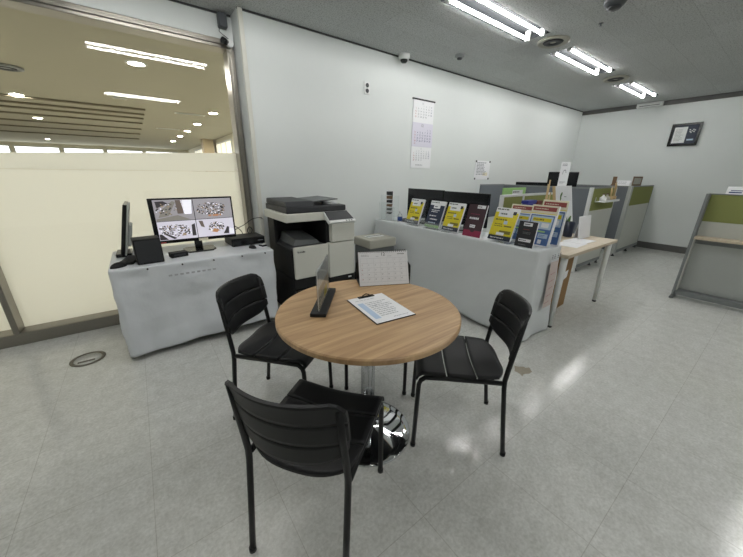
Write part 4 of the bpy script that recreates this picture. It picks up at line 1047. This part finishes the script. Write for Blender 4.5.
# booth 1
t = thing('office_partition', 'corner partition with a charcoal side and olive front behind the pale desk', 'partition', (5.0, 1.70, 0))
pan('corner_post', t, 'white', -.02, .035, -.02, .02, .0, 1.205)
pan('front_fabric', t, 'green', .036, .945, -.012, .018, .885, 1.185); pan('front_panel', t, 'panel', .036, .945, -.012, .018, .10, .884)
pan('top_rail', t, 'grey_metal', .036, .97, -.016, .02, 1.186, 1.205); pan('end_post', t, 'panel', .946, .97, -.014, .02, .05, 1.185)
pan('side_fabric', t, 'fabric', -.012, .02, .021, 1.48, .10, 1.185); pan('side_rail', t, 'grey_metal', -.014, .022, .021, 1.48, 1.186, 1.205)
pan('bottom_rail', t, 'grey_metal', .036, .945, -.02, .025, .05, .099); pan('side_bottom_rail', t, 'grey_metal', -.018, .025, .021, 1.48, .05, .099)
for a, c in ((.1, 0), (.62, 0), (.9, 0), (0, 1.4), (0, .7)): MB().mat(M['dark_grey']).lathe([(.022, 0), (.022, .012), (.01, .014), (.01, .0495)], 12, (a, c, 0)).build('foot', t)
pan('rear_fabric', t, 'fabric', -.66, -.022, 1.28, 1.31, .10, 1.195); pan('rear_rail', t, 'grey_metal', -.66, -.022, 1.278, 1.312, 1.196, 1.212)
MB().mat(M['dark_grey']).lathe([(.022, 0), (.022, .012), (.01, .014), (.01, .0995)], 12, (-.6, 1.295, 0)).build('foot', t)
# booth 2
t = thing('office_partition', 'far corner partition with a charcoal side and olive front by the right wall', 'partition', (6.62, 1.70, 0))
pan('corner_post', t, 'light_panel', -.02, .07, -.03, .02, .05, 1.205)
pan('front_fabric', t, 'green', .071, 1.33, -.012, .018, .875, 1.185); pan('front_panel', t, 'panel', .071, 1.33, -.012, .018, .10, .874)
pan('top_rail', t, 'grey_metal', .071, 1.345, -.016, .02, 1.186, 1.205); pan('bottom_rail', t, 'grey_metal', .071, 1.33, -.02, .025, .05, .099); pan('end_post', t, 'grey_metal', 1.331, 1.345, -.014, .02, .05, 1.185)
pan('side_fabric', t, 'fabric', -.012, .02, .021, 1.48, .10, 1.185); pan('side_rail', t, 'grey_metal', -.014, .022, .021, 1.48, 1.186, 1.205)
for a, c in ((.05, 0), (.75, 0), (1.28, 0), (0, 1.4), (0, .7)): MB().mat(M['dark_grey']).lathe([(.028, 0), (.028, .012), (.012, .014), (.012, .0495)], 12, (a, c, 0)).build('foot', t)
# desk and monitors inside booth 1
t = thing('booth_desk', 'desk inside the corner partition carrying two dark monitors, hidden below', 'desk', (5.75, 2.45, 0))
MB().mat(M['birch']).box(-.70, .80, -.60, .40, .695, .72).build('desktop', t, .003)
for a in (-.65, .75):
    for c in (-.55, .35): MB().mat(M['grey_metal']).tube([(a, c, 0), (a, c, .6945)], .02, 10).build('leg', t)
mg2 = 'monitors inside the corner partition'
monitor('booth_monitor', 'wide dark monitor whose top edge shows above the charcoal partition', (5.38, 2.66, .7205), -1.25, .62, .36, True, scr_off, .165, mg2)
monitor('booth_monitor', 'dark monitor rising above the partition behind the small white sign', (5.55, 2.33, .7205), -1.25, .42, .36, True, scr_off, .33, mg2)
t = thing('sign_stand', 'narrow white sign standing on top of the charcoal partition', 'sign', (5.0, 2.09, 1.2055), -1.2)
MB().mat(M['paper']).box(-.058, .058, -.004, .004, .006, .335).build('sign_board', t, .002); MB().mat(M['white']).box(-.058, .058, -.03, .03, 0, .0055).build('base', t)
p = MB().mat(M['ink_grey']); stroke(p, (-.04, -.0048, .315), U, uz, .08, .04, 2, 61); stroke(p, (-.04, -.0048, .07), U, uz, .08, .03, 2, 62)
for k in range(8):
    a = PI*k/8; p.quad((-.02*math.cos(a)-.004, -.0048, .17+.05*math.sin(a)), (-.02*math.cos(a)+.004, -.0048, .17+.05*math.sin(a)), (-.02*math.cos(a)+.004, -.0048, .18+.05*math.sin(a)), (-.02*math.cos(a)-.004, -.0048, .18+.05*math.sin(a)))
p.build('sign_print', t, fix=False)
# little shelf hung on booth 1 with bottles and sticks
t = thing('hanging_shelf', 'small white shelf hung on the olive partition front', 'shelf', (5.42, 1.675, 1.02))
MB().mat(M['white']).box(-.30, .30, -.12, -.005, -.012, 0).build('shelf_board', t, .003); MB().mat(M['white']).box(-.30, .30, -.122, -.1205, -.012, .02).build('front_lip', t)
MB().mat(M['panel']).box(-.28, -.26, -.0045, .0, 0.0005, .05).build('hook', t)
for i, (x, m, lab) in enumerate(((-.2, 'white', 'white bottle on the left of the hung shelf'), (-.06, 'cream', 'round beige bottle in the middle of the hung shelf'))):
    b = thing('diffuser_bottle', lab, 'bottle', (5.42+x, 1.61, 1.0205), 0, 'bottles on the hung shelf')
    MB().mat(M[m]).lathe([(0, 0), (.035, 0), (.04, .01), (.04, .05), (.02, .065), (.013, .07), (.013, .09), (0, .09)], 20).build('body', b)
    MB().mat(M['wood_dark']).lathe([(.016, .0905), (.016, .105), (0, .105)], 14).build('stopper', b)
for x, hs, lab in ((.10, (.17, .2, .15), 'reed jar in the middle right of the hung shelf'), (.22, (.24, .26, .22), 'tall bamboo jar at the right end of the hung shelf')):
    b = thing('reed_jar', lab, 'jar', (5.42+x, 1.61, 1.0205), 0, 'reed jars on the hung shelf')
    MB().mat(M['wood']).lathe([(0, 0), (.03, 0), (.03, .06), (.026, .06), (.026, .008), (0, .008)], 16).build('body', b)
    for k, h in enumerate(hs): MB().mat(M['wood']).tube([((k-1)*.014, 0, .01), ((k-1)*.03, .01, h)], .006, 6).build('reed', b)
# on top of booth 2
t = thing('wooden_ornament', 'small upright wooden block on top of the far partition', 'ornament', (6.62, 1.94, 1.2055), PI/2)
MB().mat(M['wood_dark']).box(-.035, .035, -.02, .02, 0, .02).build('base', t, .003); MB().mat(M['wood_dark']).box(-.028, .028, -.012, .012, .0205, .145).build('plaque', t, .003)
t = thing('tent_card', 'white folded tent card on top of the far partition', 'tent card', (6.62, 1.80, 1.2055), -PI/2)
MB().mat(M['paper']).prism([(-.09, -.035, 0), (-.09, .035, 0), (-.09, 0, .085)], (.18, 0, 0)).build('card', t)
p = MB().mat(M['ink_soft']); stroke(p, (-.075, -.0075, .07), U, Vector((0, .035, .085)), .15, .05, 2, 71); p.build('card_print', t, fix=False)
t = thing('framed_photo', 'small brown framed photo behind the tent card on the far partition', 'photo frame', (6.93, 1.70, 1.2055), -.05)
MB().mat(M['wood_dark']).box(-.20, .20, 0, .012, 0, .025).box(-.20, .20, 0, .012, .125, .15).box(-.20, -.17, 0, .012, .025, .125).box(.17, .20, 0, .012, .025, .125).build('frame', t, .002)
MB().mat(M['cream']).quad((-.17, .004, .025), (.17, .004, .025), (.17, .004, .125), (-.17, .004, .125)).build('photo', t, fix=False)

# right hand desk front
t = thing('reception_partition', 'desk front with an olive upper panel and wooden ledge at the right picture edge', 'desk front', (4.86, -.40, 0))
YE = .985
pan('end_frame', t, 'grey_metal', 0, .15, YE-.025, YE, .03, 1.19); pan('end_frame', t, 'grey_metal', 0, .15, -1.0, -.975, .03, 1.19)
pan('fabric_panel', t, 'green', .115, .145, -.974, YE-.026, .895, 1.178); pan('upper_panel', t, 'panel', .115, .145, -.974, YE-.026, .735, .894); pan('top_rail', t, 'grey_metal', .11, .15, -.974, YE-.026, 1.179, 1.19)
pan('ledge', t, 'birch', -.01, .15, -.974, YE-.026, .705, .734); pan('lower_panel', t, 'light_panel', .12, .145, -.974, YE-.026, .10, .704)
pan('apron', t, 'grey_metal', .112, .1195, -.974, YE-.026, .645, .703)
pan('bottom_rail', t, 'grey_metal', .02, .145, -.974, YE-.026, .045, .099)
pan('inner_edge', t, 'panel', .004, .11, YE-.034, YE-.0265, .10, .703, .001)
for c in (YE-.012, -.988):
    MB().mat(M['grey_metal']).box(-.03, .17, c-.02, c+.02, .0, .0295).build('foot', t, .008)
t = thing('tent_card', 'white name card on top of the desk front at the right picture edge', 'tent card', (5.0, .32, 1.1905), PI/2)
MB().mat(M['paper']).prism([(-.14, -.035, 0), (-.14, .035, 0), (-.14, 0, .075)], (.28, 0, 0)).build('card', t)
p = MB().mat(M['ink_blue'])
dv = Vector((0, -.035, .0)); 
def tc_(u, s_): return Vector((u, .035-.035*s_+.0008, .075*s_+.0004))
p.quad(tc_(-.12, .42), tc_(.11, .42), tc_(.11, .52), tc_(-.12, .52)); p.build('printed_line', t, fix=False)
MB().mat(M['ink_blue']).quad(tc_(.03, .14), tc_(.12, .14), tc_(.12, .30), tc_(.03, .30)).build('printed_mark', t, fix=False)

# ------------------------------------------------------------------ lights
w = bpy.data.worlds.new('World'); S.world = w; w.use_nodes = True
w.node_tree.nodes['Background'].inputs[0].default_value = (.5, .52, .55, 1); w.node_tree.nodes['Background'].inputs[1].default_value = .05

# ------------------------------------------------------------------ camera
yaw, pit, rol = .639897, .331282, .012029
cy, sy, cp, sp = math.cos(yaw), math.sin(yaw), math.cos(pit), math.sin(pit)
fw = Vector((sy*cp, cy*cp, -sp)); rt = Vector((cy, -sy, 0)); up = rt.cross(fw)
r2 = rt*math.cos(rol)+up*math.sin(rol); u2 = -rt*math.sin(rol)+up*math.cos(rol)
cam = bpy.data.cameras.new('camera'); cam.sensor_width = 36; cam.lens = 304.77/743*36; cam.clip_start = .02
co = bpy.data.objects.new('camera', cam); COL.objects.link(co)
mw = Matrix.Identity(4)
for i in range(3): mw[i][0] = r2[i]; mw[i][1] = u2[i]; mw[i][2] = -fw[i]
mw[2][3] = 1.35
co.matrix_world = mw
S.camera = co
vs = S.view_settings
vs.view_transform = 'Standard'; vs.look = 'None'; vs.gamma = 1; vs.use_curve_mapping = False; vs.exposure = 0.55
S.cycles.max_bounces = 10; S.cycles.transparent_max_bounces = 16
S.cycles.sample_clamp_indirect = 25
